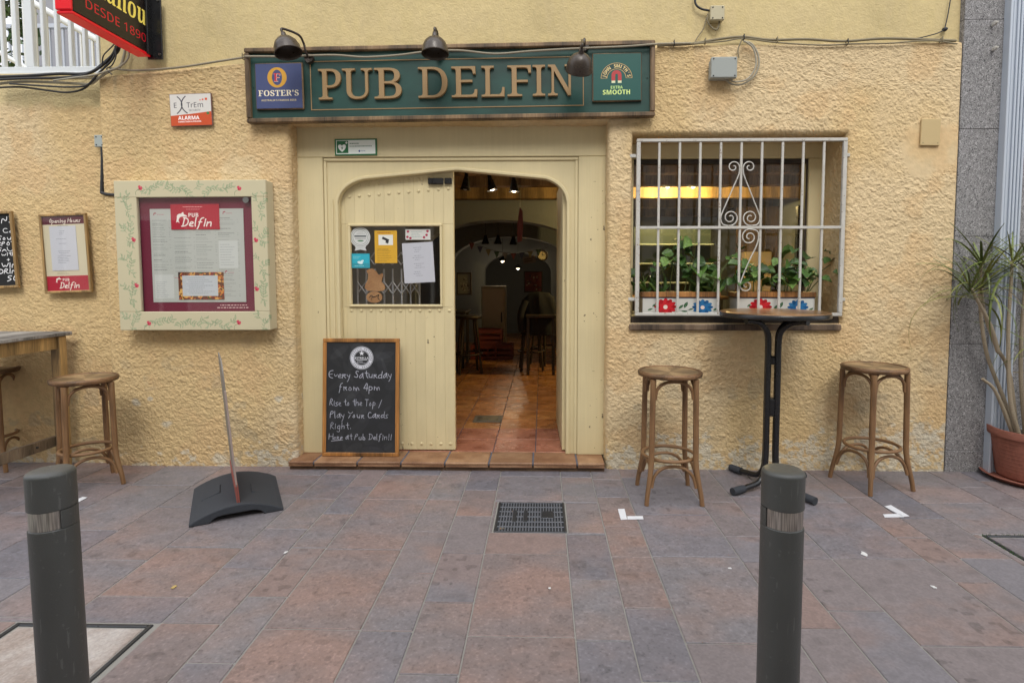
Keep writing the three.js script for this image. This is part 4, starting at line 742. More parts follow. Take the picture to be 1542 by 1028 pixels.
// ---- glazed menu case with a painted frame
{
  const zf = .112, P = [WP(172, 274, zf), WP(400.5, 268.5, zf), WP(405, 497, zf), WP(178.5, 497, zf)], w = ((P[1].x - P[0].x) + (P[2].x - P[3].x)) / 2, h = ((P[0].y - P[3].y) + (P[1].y - P[2].y)) / 2, c = P.reduce((a, p) => a.add(p), V(0, 0, 0)).multiplyScalar(.25);
  const t = thing('menu_case', 'cream glazed menu case painted with red flowers left of the door', 'display case', [c.x, c.y, .006]); t.rotation.z = .004;
  const vine = printed(1536, 1536, (g, W, H) => {
    g.fillStyle = '#c5bc9c'; g.fillRect(0, 0, W, H); noiseOver(g, W, H, 1500, .025, 17); const r = rng(19);
    const leaf = (x, y, a, l) => { g.save(); g.translate(x, y); g.rotate(a); g.beginPath(); g.moveTo(0, 0); g.quadraticCurveTo(l * .5, -l * .24, l, 0); g.quadraticCurveTo(l * .5, l * .24, 0, 0); g.fillStyle = r() < .5 ? '#b9c09c' : '#a6b28c'; g.fill(); g.lineWidth = 2; g.strokeStyle = '#74866a'; g.stroke(); g.restore(); };
    const flower = (x, y) => { g.fillStyle = '#c8455a'; for (let k = 0; k < 6; k++) { g.beginPath(); g.ellipse(x + 12 * Math.cos(k), y + 14 * Math.sin(k * 1.3), 10, 13, k, 0, 7); g.fill(); } g.fillStyle = '#a82438'; g.beginPath(); g.ellipse(x - 6, y + 12, 8, 10, .4, 0, 7); g.fill(); g.strokeStyle = '#55694a'; g.lineWidth = 3; g.beginPath(); g.moveTo(x - 14, y + 20); g.quadraticCurveTo(x - 60, y + 30, x - 46, y + 74); g.stroke(); };
    const sprig = (x, y, a, n) => { for (let k = 0; k < n; k++) { const nx = x + Math.cos(a) * 26, ny = y + Math.sin(a) * 26; g.strokeStyle = '#74866a'; g.lineWidth = 2.6; g.beginPath(); g.moveTo(x, y); g.lineTo(nx, ny); g.stroke(); for (const s of [-1, 1]) if (r() < .9) { const l = 30 + 22 * r(), q = a + s * (.7 + .5 * r()); leaf(nx, ny, q, l); if (r() < .5) leaf(nx + Math.cos(q) * l * .5, ny + Math.sin(q) * l * .5, q - s * .6, l * .7); } x = nx; y = ny; a += (r() - .5) * .7; } };
    const e = 106; for (const X of [e, W - e + 20]) for (let y = 110; y < H - 120; y += 300) { sprig(X + 20, y + 210, -Math.PI / 2 + .3, 7); sprig(X + 6, y + 120, -Math.PI / 2 - .7, 3); sprig(X, y + 190, .9, 3); }
    for (const Y of [84, H - 84]) for (let x = 330; x < W - 330; x += 310) { sprig(x, Y - 8, .15, 7); sprig(x + 60, Y, 2.8, 4); sprig(x + 170, Y + 10, -.6, 3); }
    for (const [x, y] of [[270, 72], [1270, 84], [180, 600], [190, 1070], [1422, 610], [1414, 1110], [300, 1462], [1220, 1456]]) flower(x, y);
  }, .5);
  const uvFace = (g2) => { const p = g2.attributes.position, uv = new Float32Array(p.count * 2); for (let i = 0; i < p.count; i++) { uv[2 * i] = p.getX(i) / w + .5; uv[2 * i + 1] = p.getY(i) / h + .5; } g2.setAttribute('uv', new THREE.BufferAttribute(uv, 2)); return g2; };
  const plain = lin(.57, .51, .34, .5, { bumpMap: streakBump, bumpScale: .0005 }), D = zf - .006, bl = .146, bt = .108, bb = .122, br = .098;
  const ix0 = -w / 2 + bl, ix1 = w / 2 - br, iy0 = -h / 2 + bb, iy1 = h / 2 - bt;
  part('painted_rail', uvFace(span(-w / 2, w / 2, iy1, h / 2, D - .028, D, .003)), vine, t); part('painted_rail', uvFace(span(-w / 2, w / 2, -h / 2, iy0, D - .028, D, .003)), vine, t);
  part('painted_stile', uvFace(span(-w / 2, ix0, iy0 + .0006, iy1 - .0006, D - .028, D, .003)), vine, t); part('painted_stile', uvFace(span(ix1, w / 2, iy0 + .0006, iy1 - .0006, D - .028, D, .003)), vine, t);
  part('case_side', [span(-w / 2 + .002, -w / 2 + .02, -h / 2 + .002, h / 2 - .002, 0, D - .0285, .002), span(w / 2 - .02, w / 2 - .002, -h / 2 + .002, h / 2 - .002, 0, D - .0285, .002), span(-w / 2 + .021, w / 2 - .021, h / 2 - .02, h / 2 - .002, 0, D - .0285, .002), span(-w / 2 + .021, w / 2 - .021, -h / 2 + .002, -h / 2 + .02, 0, D - .0285, .002)], plain, t);
  part('case_back', span(-w / 2 + .021, w / 2 - .021, -h / 2 + .021, h / 2 - .021, .002, .012, .001), lin(.13, .012, .03, .7), t);
  const iw = ix1 - ix0 + .02, ih = iy1 - iy0 + .02, icx = (ix0 + ix1) / 2, icy = (iy0 + iy1) / 2;
  part('menu_backing', sheet(iw, ih, .004, icx, icy, .068), printed(512, 512, (g, W, H) => { g.fillStyle = '#6f1230'; g.fillRect(0, 0, W, H); noiseOver(g, W, H, 400, .04, 3); g.fillStyle = '#e0c8c0'; textRows(g, W - 170, H - 36, 140, 1, 9, '#e0c8c0', 3, 4); textRows(g, W - 184, H - 25, 160, 1, 9, '#e0c8c0', 5, 4); }, .6), t);
  part('menu_sheet', sheet(iw * .80, ih * .80, .003, icx - .004, icy - .005, .0725), printed(1024, 1024, (g, W, H) => {
    g.fillStyle = '#b9bcb4'; g.fillRect(0, 0, W, H); const r = rng(23), cols = [[24, 200], [258, 235], [496, 235], [740, 235]];
    cols.forEach(([x, cw], c2) => { let y = [90, 215, 215, 100][c2]; const end = [690, 690, 690, 960][c2]; while (y < end) { if (r() < .16) { y += 16; continue; } textRows(g, x, y, cw * .82, 1, 9, r() < .25 ? '#5a5c5a' : '#8a8d88', Math.floor(r() * 999), r() < .25 ? 6 : 4); if (r() < .55) textRows(g, x + cw * .9, y, 22, 1, 9, '#8a8d88', Math.floor(r() * 999), 4); y += r() < .3 ? 30 : 19; } });
    g.fillStyle = '#a33a48'; for (const [x, y] of [[40, 52], [290, 188], [800, 42], [800, 690], [60, 745], [205, 745]]) { dolphin(g, x, y - 14, 34, '#a33a48'); textRows(g, x + 40, y + 6, 90, 1, 9, '#b5626c', x, 6); }
    textRows(g, 44, 800, 150, 1, 9, '#8a8d88', 4, 4); g.fillStyle = '#c9ccc6'; g.fillRect(24, 720, 210, 260); g.fillRect(742, 350, 210, 300); for (let k = 0; k < 9; k++) { textRows(g, 40, 800 + k * 20, 150, 1, 9, '#83868a', 50 + k, 4); textRows(g, 756, 390 + k * 28, 190, 1, 9, '#83868a', 90 + k, 4); }
    noiseOver(g, W, H, 400, .03, 29);
  }, .6), t);
  part('menu_header', sheet(iw * .415, ih * .215, .003, icx - .012, iy1 - .125, .0765), printed(512, 260, (g, W, H) => { g.fillStyle = '#b0142c'; g.fillRect(0, 0, W, H); dolphin(g, 64, 84, 110, '#f3ebe2'); g.fillStyle = '#f3ebe2'; g.font = 'bold 58px sans-serif'; g.fillText('PUB', 182, 132); fit(g, 'Delfin', 112, 140, 86, 330, { width: 13, color: '#f3ebe2', slant: .28, jitter: .1, seed: 5 }); textRows(g, 130, 24, 240, 1, 9, '#e8b8b4', 3, 8); textRows(g, 166, 50, 170, 1, 9, '#d89a98', 5, 6); }, .5), t);
  part('food_photo', sheet(iw * .39, ih * .235, .003, icx + .012, iy0 + .17, .0765), printed(400, 250, (g, W, H) => { const r = rng(31); g.fillStyle = '#6a3a1c'; g.fillRect(0, 0, W, H); for (let k = 0; k < 260; k++) { g.fillStyle = ['#c8742a', '#d89a44', '#8a2f22', '#4a5a2a', '#b85a24', '#3a241c', '#e0b060'][Math.floor(r() * 7)]; g.beginPath(); g.ellipse(r() * W, r() * H, 6 + 18 * r(), 4 + 10 * r(), r() * 3, 0, 7); g.fill(); } g.fillStyle = '#c3c8cb'; g.fillRect(34, 30, 314, 188); for (let k = 0; k < 9; k++) textRows(g, 70 + 10 * (k % 3), 48 + k * 18, 240, 1, 9, '#7d8388', 60 + k, 4); }, .4), t);
  part('glazing', sheet(ix1 - ix0 - .001, iy1 - iy0 - .001, .004, icx, icy, D - .014), M.glass, t);
  part('case_lock', cyl(.02, .02, .004, 0, 0, 0, 20).rotateX(Math.PI / 2).translate(ix1 - .04, iy1 - .02, D - .009), new THREE.MeshStandardMaterial({ color: 0x8a8a88, metalness: .8, roughness: .4 }), t);
}
// ---- chalkboard leaning beside the door
{
  const y0 = STEP + .002, w = .535, h = .815, t = thing('chalkboard', 'orange wood framed blackboard with chalk writing leaning on the cream door', 'chalkboard', [WP(544, 640, -.07).x, y0, -.045]);
  t.rotation.x = -.075; const f = .026, o = .024;
  for (const s of [-1, 1]) { part('frame_rail', cbox(w, f, o, .003, 0, h / 2 + s * (h - f) / 2, 0), M.orangeWood, t); part('frame_stile', cbox(f, h - 2 * f - .0006, o, .003, s * (w - f) / 2, h / 2, 0), M.orangeWood, t); }
  part('chalk_face', sheet(w - .048, h - .048, .006, 0, h / 2, .002), printed(920, 1480, (g, W, H) => {
    g.fillStyle = '#232426'; g.fillRect(0, 0, W, H); const r = rng(41); for (let k = 0; k < 70; k++) { g.fillStyle = 'rgba(190,190,195,' + .06 * r() + ')'; g.beginPath(); g.ellipse(r() * W, r() * H, 60 + 160 * r(), 20 + 60 * r(), r() * 3, 0, 7); g.fill(); } noiseOver(g, W, H, 1600, .03, 43);
    const cx = 466, cy = 214; g.strokeStyle = '#c9cad2'; g.lineWidth = 40; g.beginPath(); g.arc(cx, cy, 124, 0, 7); g.stroke(); g.lineWidth = 5; g.beginPath(); g.arc(cx, cy, 152, 0, 7); g.stroke(); g.beginPath(); g.arc(cx, cy, 96, 0, 7); g.stroke();
    g.fillStyle = '#232426'; g.font = 'bold 27px sans-serif'; g.textAlign = 'center'; [...'CERVEZA ARTESANA DESDE 1906 '].forEach((c, i) => { const a = -2.9 + i * .208; g.save(); g.translate(cx + 116 * Math.cos(a), cy + 116 * Math.sin(a)); g.rotate(a + Math.PI / 2); g.fillText(c, 0, 0); g.restore(); });
    g.fillStyle = '#d4d5da'; g.beginPath(); for (let k = 0; k < 10; k++) { const a = -Math.PI / 2 + k * Math.PI / 5, q = k % 2 ? 15 : 38; g.lineTo(cx + q * Math.cos(a), cy - 62 + q * Math.sin(a)); } g.fill(); g.font = 'bold 40px sans-serif'; g.fillText('ESTRELLA', cx, cy + 16); g.fillRect(cx - 74, cy + 26, 148, 6); textRows(g, cx - 60, cy + 42, 120, 3, 12, '#b4b5bc', 8, 6);
    const o2 = (s, w2 = 7) => ({ width: w2, color: '#b2b3c0', alpha: .92, seed: s, jitter: .5, slant: .06 });
    fit(g, 'Every Saturday', 34, 388, 96, 850, o2(51, 9)); fit(g, 'from 4pm', 170, 556, 92, 560, o2(52, 9)); fit(g, 'Rise to the Top /', 46, 768, 84, 690, o2(53, 7.5)); fit(g, 'Play Your Cards', 52, 930, 88, 780, o2(54, 8)); fit(g, 'Right.', 56, 1080, 84, 290, o2(55, 7.5)); fit(g, 'Here at Pub Delfin!!', 40, 1230, 76, 840, o2(56, 7.5));
    g.strokeStyle = '#b9bac6'; g.lineWidth = 6; g.beginPath(); g.moveTo(70, 1326); g.lineTo(200, 1312); g.stroke();
  }, .85), t);
}
// ---- stickers and papers on the glass of the door
{
  const { z } = M.pane, zz = z + .0025, c = (a, b) => { const p = WP(a, b, zz); return [p.x, p.y]; };
  const on = (name, x0, y0, x1, y1, draw, label, cat, W = 256, H = 256, roll = 0) => { const p = c(x0, y1), q = c(x1, y0), o = one(name, sheet(q[0] - p[0], q[1] - p[1], .002).rotateZ(roll), printed(W, H, draw, .5), label, cat); o.position.set((p[0] + q[0]) / 2, (p[1] + q[1]) / 2, zz); return o; };
  on('yellow_notice', 564.5, 347, 597.5, 396, (g, W, H) => { g.fillStyle = '#d0a02c'; g.fillRect(0, 0, W, H); g.fillStyle = '#dcdcd4'; g.fillRect(44, 50, 166, 120); g.fillStyle = '#26262a'; g.save(); g.translate(126, 106); g.rotate(.45); g.fillRect(-44, -18, 82, 28); g.fillRect(10, 6, 34, 26); g.restore(); textRows(g, 30, 20, 180, 1, 10, '#a8642c', 2, 12); for (let k = 0; k < 8; k++) textRows(g, 28, 215 + k * 20, 190, 1, 9, '#8a6a24', 12 + k, k ? 5 : 9); }, 'yellow camera warning notice taped inside the door glass', 'notice', 256, 380);
  on('flower_card', 610.5, 345, 648, 361, (g, W, H) => { g.fillStyle = '#c9c8c2'; g.fillRect(0, 0, W, H); g.fillStyle = '#a3304c'; for (const [x, y] of [[26, 24], [20, 80], [226, 20], [216, 60], [190, 84], [50, 92]]) { g.beginPath(); g.arc(x, y, 13, 0, 7); g.fill(); } for (let k = 0; k < 4; k++) textRows(g, 60, 24 + k * 18, 130, 1, 9, '#7d9a94', 22 + k, 5); }, 'small white card with pink flowers at the top right of the door glass', 'card', 256, 110);
  { const o = on('paper_sheet', 607.5, 365, 653, 425.5, (g, W, H) => { g.fillStyle = '#b9bac1'; g.fillRect(0, 0, W, H); for (let k = 0; k < 15; k++) if (k % 4 !== 3) { const l = 60 + 60 * R(); textRows(g, W / 2 - l / 2 + 6, 40 + k * 17, l, 1, 9, '#80828c', 33 + k, 4); } }, 'white paper sheet with short text lines hung askew on the door glass', 'paper sheet', 256, 340, .055); }
  on('blue_sticker', 529.5, 381.5, 556.5, 403.5, (g, W, H) => { g.fillStyle = '#2f93a3'; g.fillRect(0, 0, W, H); g.fillStyle = '#2aa7bb'; g.fillRect(12, 12, W - 24, 120); g.fillStyle = '#cfe6e6'; g.beginPath(); g.ellipse(120, 124, 40, 20, .2, 0, 7); g.fill(); g.beginPath(); g.ellipse(150, 104, 22, 14, -.4, 0, 7); g.fill(); textRows(g, 20, 40, 120, 2, 22, '#8fd0d6', 5, 8); textRows(g, 40, 166, 170, 1, 9, '#9fd6dc', 6, 8); }, 'small turquoise sticker below the round seal on the door glass', 'sticker', 256, 200);
  const poly = (name, pts, d, m, label, cat) => { const o = one(name, boxUV(extr(polyShape(pts.map(([x, y]) => c(x, y))), d, .0004, 10)), m, label, cat); o.position.z = zz - .0012; return o; };
  { // round seal with a ribbon foot
    const p = c(542.2, 357.2), r = .0715; const o = thing('round_seal', 'round white seal sticker at the top left of the door glass', 'sticker', [p[0], p[1], zz]);
    part('seal', new THREE.CylinderGeometry(r, r, .002, 40).rotateX(Math.PI / 2), printed(256, 256, (g, W, H) => { g.fillStyle = '#c9cac8'; g.fillRect(0, 0, W, H); g.translate(W / 2, H / 2); g.rotate(Math.PI / 2); g.strokeStyle = '#7d8580'; g.lineWidth = 5; g.beginPath(); g.arc(0, 0, 112, 0, 7); g.stroke(); g.beginPath(); g.arc(0, 0, 92, 0, 7); g.stroke(); g.fillStyle = '#4f7a52'; g.beginPath(); g.ellipse(-4, -44, 40, 9, 0, 0, 7); g.fill(); g.fillStyle = '#555a5c'; g.fillRect(-76, 4, 150, 20); textRows(g, -70, -20, 140, 1, 9, '#666', 4, 9); textRows(g, -60, 44, 120, 1, 9, '#8a8f8a', 5, 6); textRows(g, -40, 62, 80, 1, 9, '#8a8f8a', 6, 6); }, .45), o);
    part('ribbon', boxUV(extr(polyShape([[-.042, -.055], [.042, -.055], [.034, -.075], [.044, -.094], [.0, -.086], [-.042, -.094], [-.034, -.075]]), .0018).translate(0, 0, -.0022)), lin(.55, .56, .55, .5), o);
  }
  const cork = lin(.40, .225, .095, .8, { map: clayMap });
  // a shape like a seated squirrel, and an oval below it
  poly('cork_figure', [[551.5, 408], [555, 405], [561, 404], [566, 408], [570.5, 414], [575.5, 411], [577, 414.5], [575.5, 419], [574.5, 424], [579, 429], [580, 434], [577.5, 437.5], [570, 438.5], [560, 438], [553, 437.5], [549, 433], [550.5, 427], [554, 420], [554.5, 413]], .004, cork, 'light brown animal shaped cutout at the lower left of the door glass', 'cutout');
  { const pts = []; for (let k = 0; k < 28; k++) { const a = k / 28 * 6.2832; pts.push([563.5 + 12.2 * Math.cos(a), 447.3 + 8.6 * Math.sin(a)]); } const o = thing('oval_plaque', 'light brown oval sticker with black mark under the animal cutout', 'sticker', [0, 0, zz - .0012]); part('oval', boxUV(extr(polyShape(pts.map(([x, y]) => c(x, y))), .003, .0004)), cork, o);
    const k2 = [[556, 448], [559, 444.5], [562, 447], [566, 446], [570.5, 443.5], [569, 447.5], [571, 451.5]].map(([x, y]) => { const q = c(x, y); return V(q[0], q[1], .0034); }); part('dark_mark', [sweep(k2, .0026, 30, 6), sweep([[560.5, 446.5], [559, 451]].map(([x, y]) => { const q = c(x, y); return V(q[0], q[1], .0034); }), .002, 4, 6)], M.black, o); }
}

// ---------------------------------------------------------------- window grille
{
  const zG = .004, X = (x, y = 340) => WP(x, y, zG).x, Y = (y) => WP(1114, y, zG).y;
  const x0 = X(957.5), x1 = X(1272), y0 = Y(475.5), y1 = Y(208.5), o = thing('window_grille', 'white painted iron grille with scrolls over the window', 'window grille'), f = .026, b = .0155;
  part('frame_bar', span(x0, x1, y1 - f * .8, y1, zG - .012, zG + .012, .003), M.whitePaint, o); part('frame_bar', span(x0, x1, y0, y0 + f * .8, zG - .012, zG + .012, .003), M.whitePaint, o);
  for (const x of [x0, x1 - f]) part('frame_bar', span(x, x + f, y0 + f * .8 + .0005, y1 - f * .8 - .0005, zG - .012, zG + .012, .003), M.whitePaint, o);
  const ym = Y(342.5); part('middle_rail', span(x0 + f + .0005, x1 - f - .0005, ym - .009, ym + .009, zG + .0065, zG + .0125, .002), M.whitePaint, o);
  const n = 9, xs = []; for (let k = 1; k <= n; k++) xs.push(lerp(X(961), X(1269), k / (n + 1)));
  for (const x of xs) part('bar', span(x - b / 2, x + b / 2, y0 + f * .8 + .0005, y1 - f * .8 - .0005, zG - .008, zG + .006, .0025), M.whitePaint, o);
  const c = X(1114), S = .1, sc = (pts) => part('scroll', sweep(pts.map(([x, y]) => V(x, y, zG + .010)), .0042, 90, 8), M.whitePaint, o);
  const spiral = (cx, cy, r, a0, turns, dir, n2 = 22) => { const p = []; for (let i = 0; i <= n2; i++) { const t = i / n2, a = a0 + dir * turns * 2 * Math.PI * t, q = r * (1 - .78 * t); p.push([cx + q * Math.cos(a), cy + q * Math.sin(a)]); } return p; };
  for (const s of [-1, 1]) {
    const tcx = c + s * .052, tcy = Y(252), bcx = c + s * .062, bcy = Y(327), w = .12;
    // small curl above, long side down, big curl inwards at the middle rail
    const top = spiral(tcx, tcy, .040, s > 0 ? Math.PI : 0, 1.25, -s).reverse(), mx = (x) => x;
    const down = [[c + s * .016, Y(263)], [c + s * .055, Y(285)], [c + s * .098, Y(309)], [c + s * .118, Y(320)], [c + s * .128, Y(329)], [c + s * .112, Y(338)]];
    const bot = spiral(bcx + s * .004, bcy - .004, .052, s > 0 ? -Math.PI / 2 : -Math.PI / 2, 1.6, -s, 30);
    sc([...top, ...down, ...bot]);
  }
  // the one scroll left below the rail
  const q = spiral(c + .062, Y(357), .052, Math.PI / 2, 1.5, 1, 28).reverse(), e = spiral(c + .048, Y(430), .040, Math.PI, 1.3, 1, 22);
  sc([...q, [c + .112, Y(348)], [c + .122, Y(357)], [c + .108, Y(371)], [c + .06, Y(395)], [c + .012, Y(424)], ...e.slice(1)]);
  for (const [x, y] of [[x0, 232], [x0, 449], [x1, 232], [x1, 449]]) part('wall_lug', span(x === x0 ? wL - .02 : x1 + .0005, x === x0 ? x0 - .0005 : wR + .02, Y(y) - .018, Y(y) + .004, zG - .016, zG - .002, .002), M.whitePaint, o);
}
// ---------------------------------------------------------------- painted planters with plants on the sill
function leafGeo(w, l, cup, r) {                          // a rounded blade, cupped and drooping, 4 x 6 cells
  const pos = [], idx = [], uv = [], A = 4, B = 7;
  for (let j = 0; j <= B; j++) for (let i = 0; i <= A; i++) {
    const t = j / B, u = i / A * 2 - 1, half = w / 2 * Math.pow(Math.sin(Math.PI * Math.min(.985, .06 + .94 * t)), .6) * (1 + .10 * Math.sin(t * 19 + u * 3 + r));
    pos.push(u * half, l * t, cup * (u * u * half * 1.4 - l * .55 * t * t) + .004 * Math.sin(6 * t + 4 * u + r)); uv.push(u * half + r, l * t);
  }
  for (let j = 0; j < B; j++) for (let i = 0; i < A; i++) { const a = j * (A + 1) + i; idx.push(a, a + 1, a + A + 1, a + 1, a + A + 2, a + A + 1); }
  const g = new THREE.BufferGeometry(); g.setAttribute('position', new THREE.Float32BufferAttribute(pos, 3)); g.setAttribute('uv', new THREE.Float32BufferAttribute(uv, 2)); g.setIndex(idx); g.computeVertexNormals(); return g;
}
const planterArt = printed(1100, 320, (g, W, H) => {
  g.fillStyle = '#c6c5be'; g.fillRect(0, 0, W, H);
  const fl = (x, y, r, col, dark) => { for (let k = 0; k < 12; k++) { const a = k / 12 * 6.283; g.fillStyle = k % 2 ? col : dark; g.beginPath(); g.ellipse(x + r * .62 * Math.cos(a), y + r * .62 * Math.sin(a), r * .42, r * .23, a, 0, 7); g.fill(); } g.fillStyle = col; g.beginPath(); g.arc(x, y, r * .5, 0, 7); g.fill(); g.fillStyle = '#e4cfc4'; g.beginPath(); g.ellipse(x, y + 6, r * .2, r * .26, 0, 0, 7); g.fill(); };
  const lf = (x, y, a, l) => { g.save(); g.translate(x, y); g.rotate(a); g.fillStyle = '#2f5636'; g.beginPath(); g.moveTo(0, 0); g.quadraticCurveTo(l * .5, -l * .4, l, 0); g.quadraticCurveTo(l * .5, l * .35, 0, 0); g.fill(); g.strokeStyle = '#8fa58a'; g.lineWidth = 3; g.beginPath(); g.moveTo(4, 0); g.lineTo(l * .85, 0); g.stroke(); g.restore(); };
  fl(330, 165, 158, '#c0202a', '#a3141f'); fl(865, 172, 145, '#2a6a9c', '#1f5484'); for (const [x, y, a, l] of [[520, 210, -.9, 110], [600, 190, -1.2, 130], [560, 250, .1, 90], [660, 230, -.4, 80], [70, 240, -.5, 90], [140, 170, -.9, 80], [1020, 240, -.7, 90]]) lf(x, y, a, l);
  g.strokeStyle = '#33363a'; g.lineWidth = 7; g.beginPath(); g.moveTo(480, 260); g.bezierCurveTo(540, 190, 600, 300, 700, 200); g.stroke(); noiseOver(g, W, H, 300, .03, 61);
}, .18);
const planterEnd = lin(.52, .51, .47, .2), planterRim = lin(.46, .22, .075, .4, { map: woodA }), planterLine = lin(.03, .035, .08, .3);
function planter(xa, xb, label, seed, trailing) {
  const r = rng(seed), z = -.12, d = .16, hgt = .162, a = WP(xa, 455, z + d / 2).x, b = WP(xb, 455, z + d / 2).x, w = b - a, y0 = WP(1020, 475.5, -.04).y;
  const o = thing('planter', label, 'planter', [(a + b) / 2, y0, z]);
  const front = new THREE.BoxGeometry(w, hgt - .051, .012).translate(0, (hgt - .051) / 2 + .008, d / 2 - .006);
  part('painted_front', front, planterArt, o);
  part('trough', [span(-w / 2, w / 2, .008, hgt - .0435, -d / 2, -d / 2 + .012, .002), span(-w / 2, -w / 2 + .012, .008, hgt - .0435, -d / 2 + .0125, d / 2 - .0125, .002), span(w / 2 - .012, w / 2, .008, hgt - .0435, -d / 2 + .0125, d / 2 - .0125, .002), span(-w / 2 - .008, w / 2 + .008, 0, .0075, -d / 2 - .008, d / 2 + .010, .002)], planterEnd, o);
  part('blue_line', span(-w / 2 - .002, w / 2 + .002, hgt - .043, hgt - .0365, -d / 2 - .002, d / 2 + .002, .001), planterLine, o);
  part('rim', [span(-w / 2 - .009, w / 2 + .009, hgt - .036, hgt, d / 2 - .012, d / 2 + .008, .004), span(-w / 2 - .009, w / 2 + .009, hgt - .036, hgt, -d / 2 - .008, -d / 2 + .012, .004), span(-w / 2 - .009, -w / 2 + .012, hgt - .036, hgt - .0005, -d / 2 + .0125, d / 2 - .0125, .004), span(w / 2 - .012, w / 2 + .009, hgt - .036, hgt - .0005, -d / 2 + .0125, d / 2 - .0125, .004)], planterRim, o);
  part('soil', span(-w / 2 + .0125, w / 2 - .0125, hgt - .05, hgt - .0275, -d / 2 + .0125, d / 2 - .0125, .003), M.soil, o);
  return { o, w, d, y0: y0 + hgt - .03, cx: (a + b) / 2, z, r };
}
const LG = [0, 1, 2, 3].map((k) => leafGeo(.078 + .007 * k, .076 + .005 * k, .22 + .12 * k, k * 1.7)), LONG = [0, 1].map((k) => leafGeo(.042, .17 + .03 * k, .8, k * 2.1));
function aim(o, dir, twist) { o.quaternion.setFromUnitVectors(V(0, 1, 0), dir.clone().normalize()); o.rotateY(twist); }
function pottedPlant(p, stems, label, strapTufts = []) {
  const { r } = p, t = thing('window_plant', label, 'plant', [p.cx, p.y0, p.z]);
  for (const [fx, hh, leanX, leanZ, n] of stems) {
    const x = fx * p.w / 2, z = (r() - .5) * p.d * .6, mid = V(x + leanX * .35 + (r() - .5) * .03, hh * .5, z + leanZ * .4), top = V(x + leanX, hh, clamp(z + leanZ, -.105, .10));
    part('stem', sweep([V(x, -.02, z), mid, top], (q) => .0045 - .0022 * q, 10, 6), M.stem, t);
    const c = new THREE.CatmullRomCurve3([V(x, -.02, z), mid, top]);
    for (let k = 0; k < n; k++) {
      const q = k === 0 ? 1 : .3 + .7 * r(), b = c.getPoint(q), az = r() * 6.28, d = V(Math.cos(az), .35 + .5 * r(), .75 * Math.sin(az)).normalize(), pe = b.clone().addScaledVector(d, .022 + .03 * r());
      pe.z = clamp(pe.z, -.11, .07);
      const l = part('leaf', LG[Math.floor(r() * 4)], M.leaf[[0, 0, 1, 1, 2, 3][Math.floor(r() * 6)]], t); l.position.copy(pe); const s = .62 + .5 * r(); l.scale.setScalar(s);
      const yd = V(d.x, -.25 + .45 * r(), d.z * .7 + .25).normalize(), up = V((r() - .5) * .7, 1, .25 + .7 * r()), xd = new THREE.Vector3().crossVectors(yd, up).normalize(), zd = new THREE.Vector3().crossVectors(xd, yd); l.quaternion.setFromRotationMatrix(new THREE.Matrix4().makeBasis(xd, yd, zd));
    }
  }
  for (const [fx, n, len] of strapTufts) for (let k = 0; k < n; k++) { const a = k / n * 6.28 + r(), l = part('leaf', LONG[k % 2], M.leaf[[0, 1, 2][k % 3]], t); l.position.set(fx * p.w / 2, .0, (r() - .5) * .04); l.scale.setScalar(len * (.8 + .4 * r())); aim(l, V(Math.cos(a) * .8, .75 + .4 * r(), .5 * Math.sin(a)), 0); l.rotateY(a); }
  return t;
}
{
  const p1 = planter(968, 1083, 'white planter with red and blue painted flowers at the left of the sill', 71), p2 = planter(1111, 1227, 'white planter with painted flowers behind the round table top', 73);
  const st = []; const r = rng(75);
  for (const [f, h, l] of [[-.8, .14, -.04], [-.55, .18, .02], [-.35, .20, -.02], [-.2, .30, .04], [-.12, .38, .06], [.0, .22, -.05], [.12, .30, .05], [.25, .34, .03], [.4, .16, .02], [.55, .20, .06], [.7, .14, .0], [.8, .22, .10], [.88, .32, .20], [.9, .26, .14]]) st.push([f, h, l, (r() - .4) * .08, 3 + Math.floor(r() * 3)]);
  pottedPlant(p1, st, 'tall leafy green plants in the left painted planter', [[-.9, 7, .75], [.62, 8, .85], [.95, 6, .8], [-.5, 5, .8]]);
  const s2 = []; for (const [f, h, l] of [[-.85, .12, -.05], [-.6, .15, -.02], [-.45, .19, .0], [-.25, .17, .02], [-.1, .12, .0], [.1, .15, .01], [.25, .21, .0], [.4, .17, .03], [.55, .30, .02], [.68, .22, .04], [.8, .18, .06], [.92, .14, .12], [.98, .27, .24]]) s2.push([f, h, l, (r() - .35) * .08, 4 + Math.floor(r() * 3)]);
  pottedPlant(p2, s2, 'low round leaved green plants in the right painted planter');
}
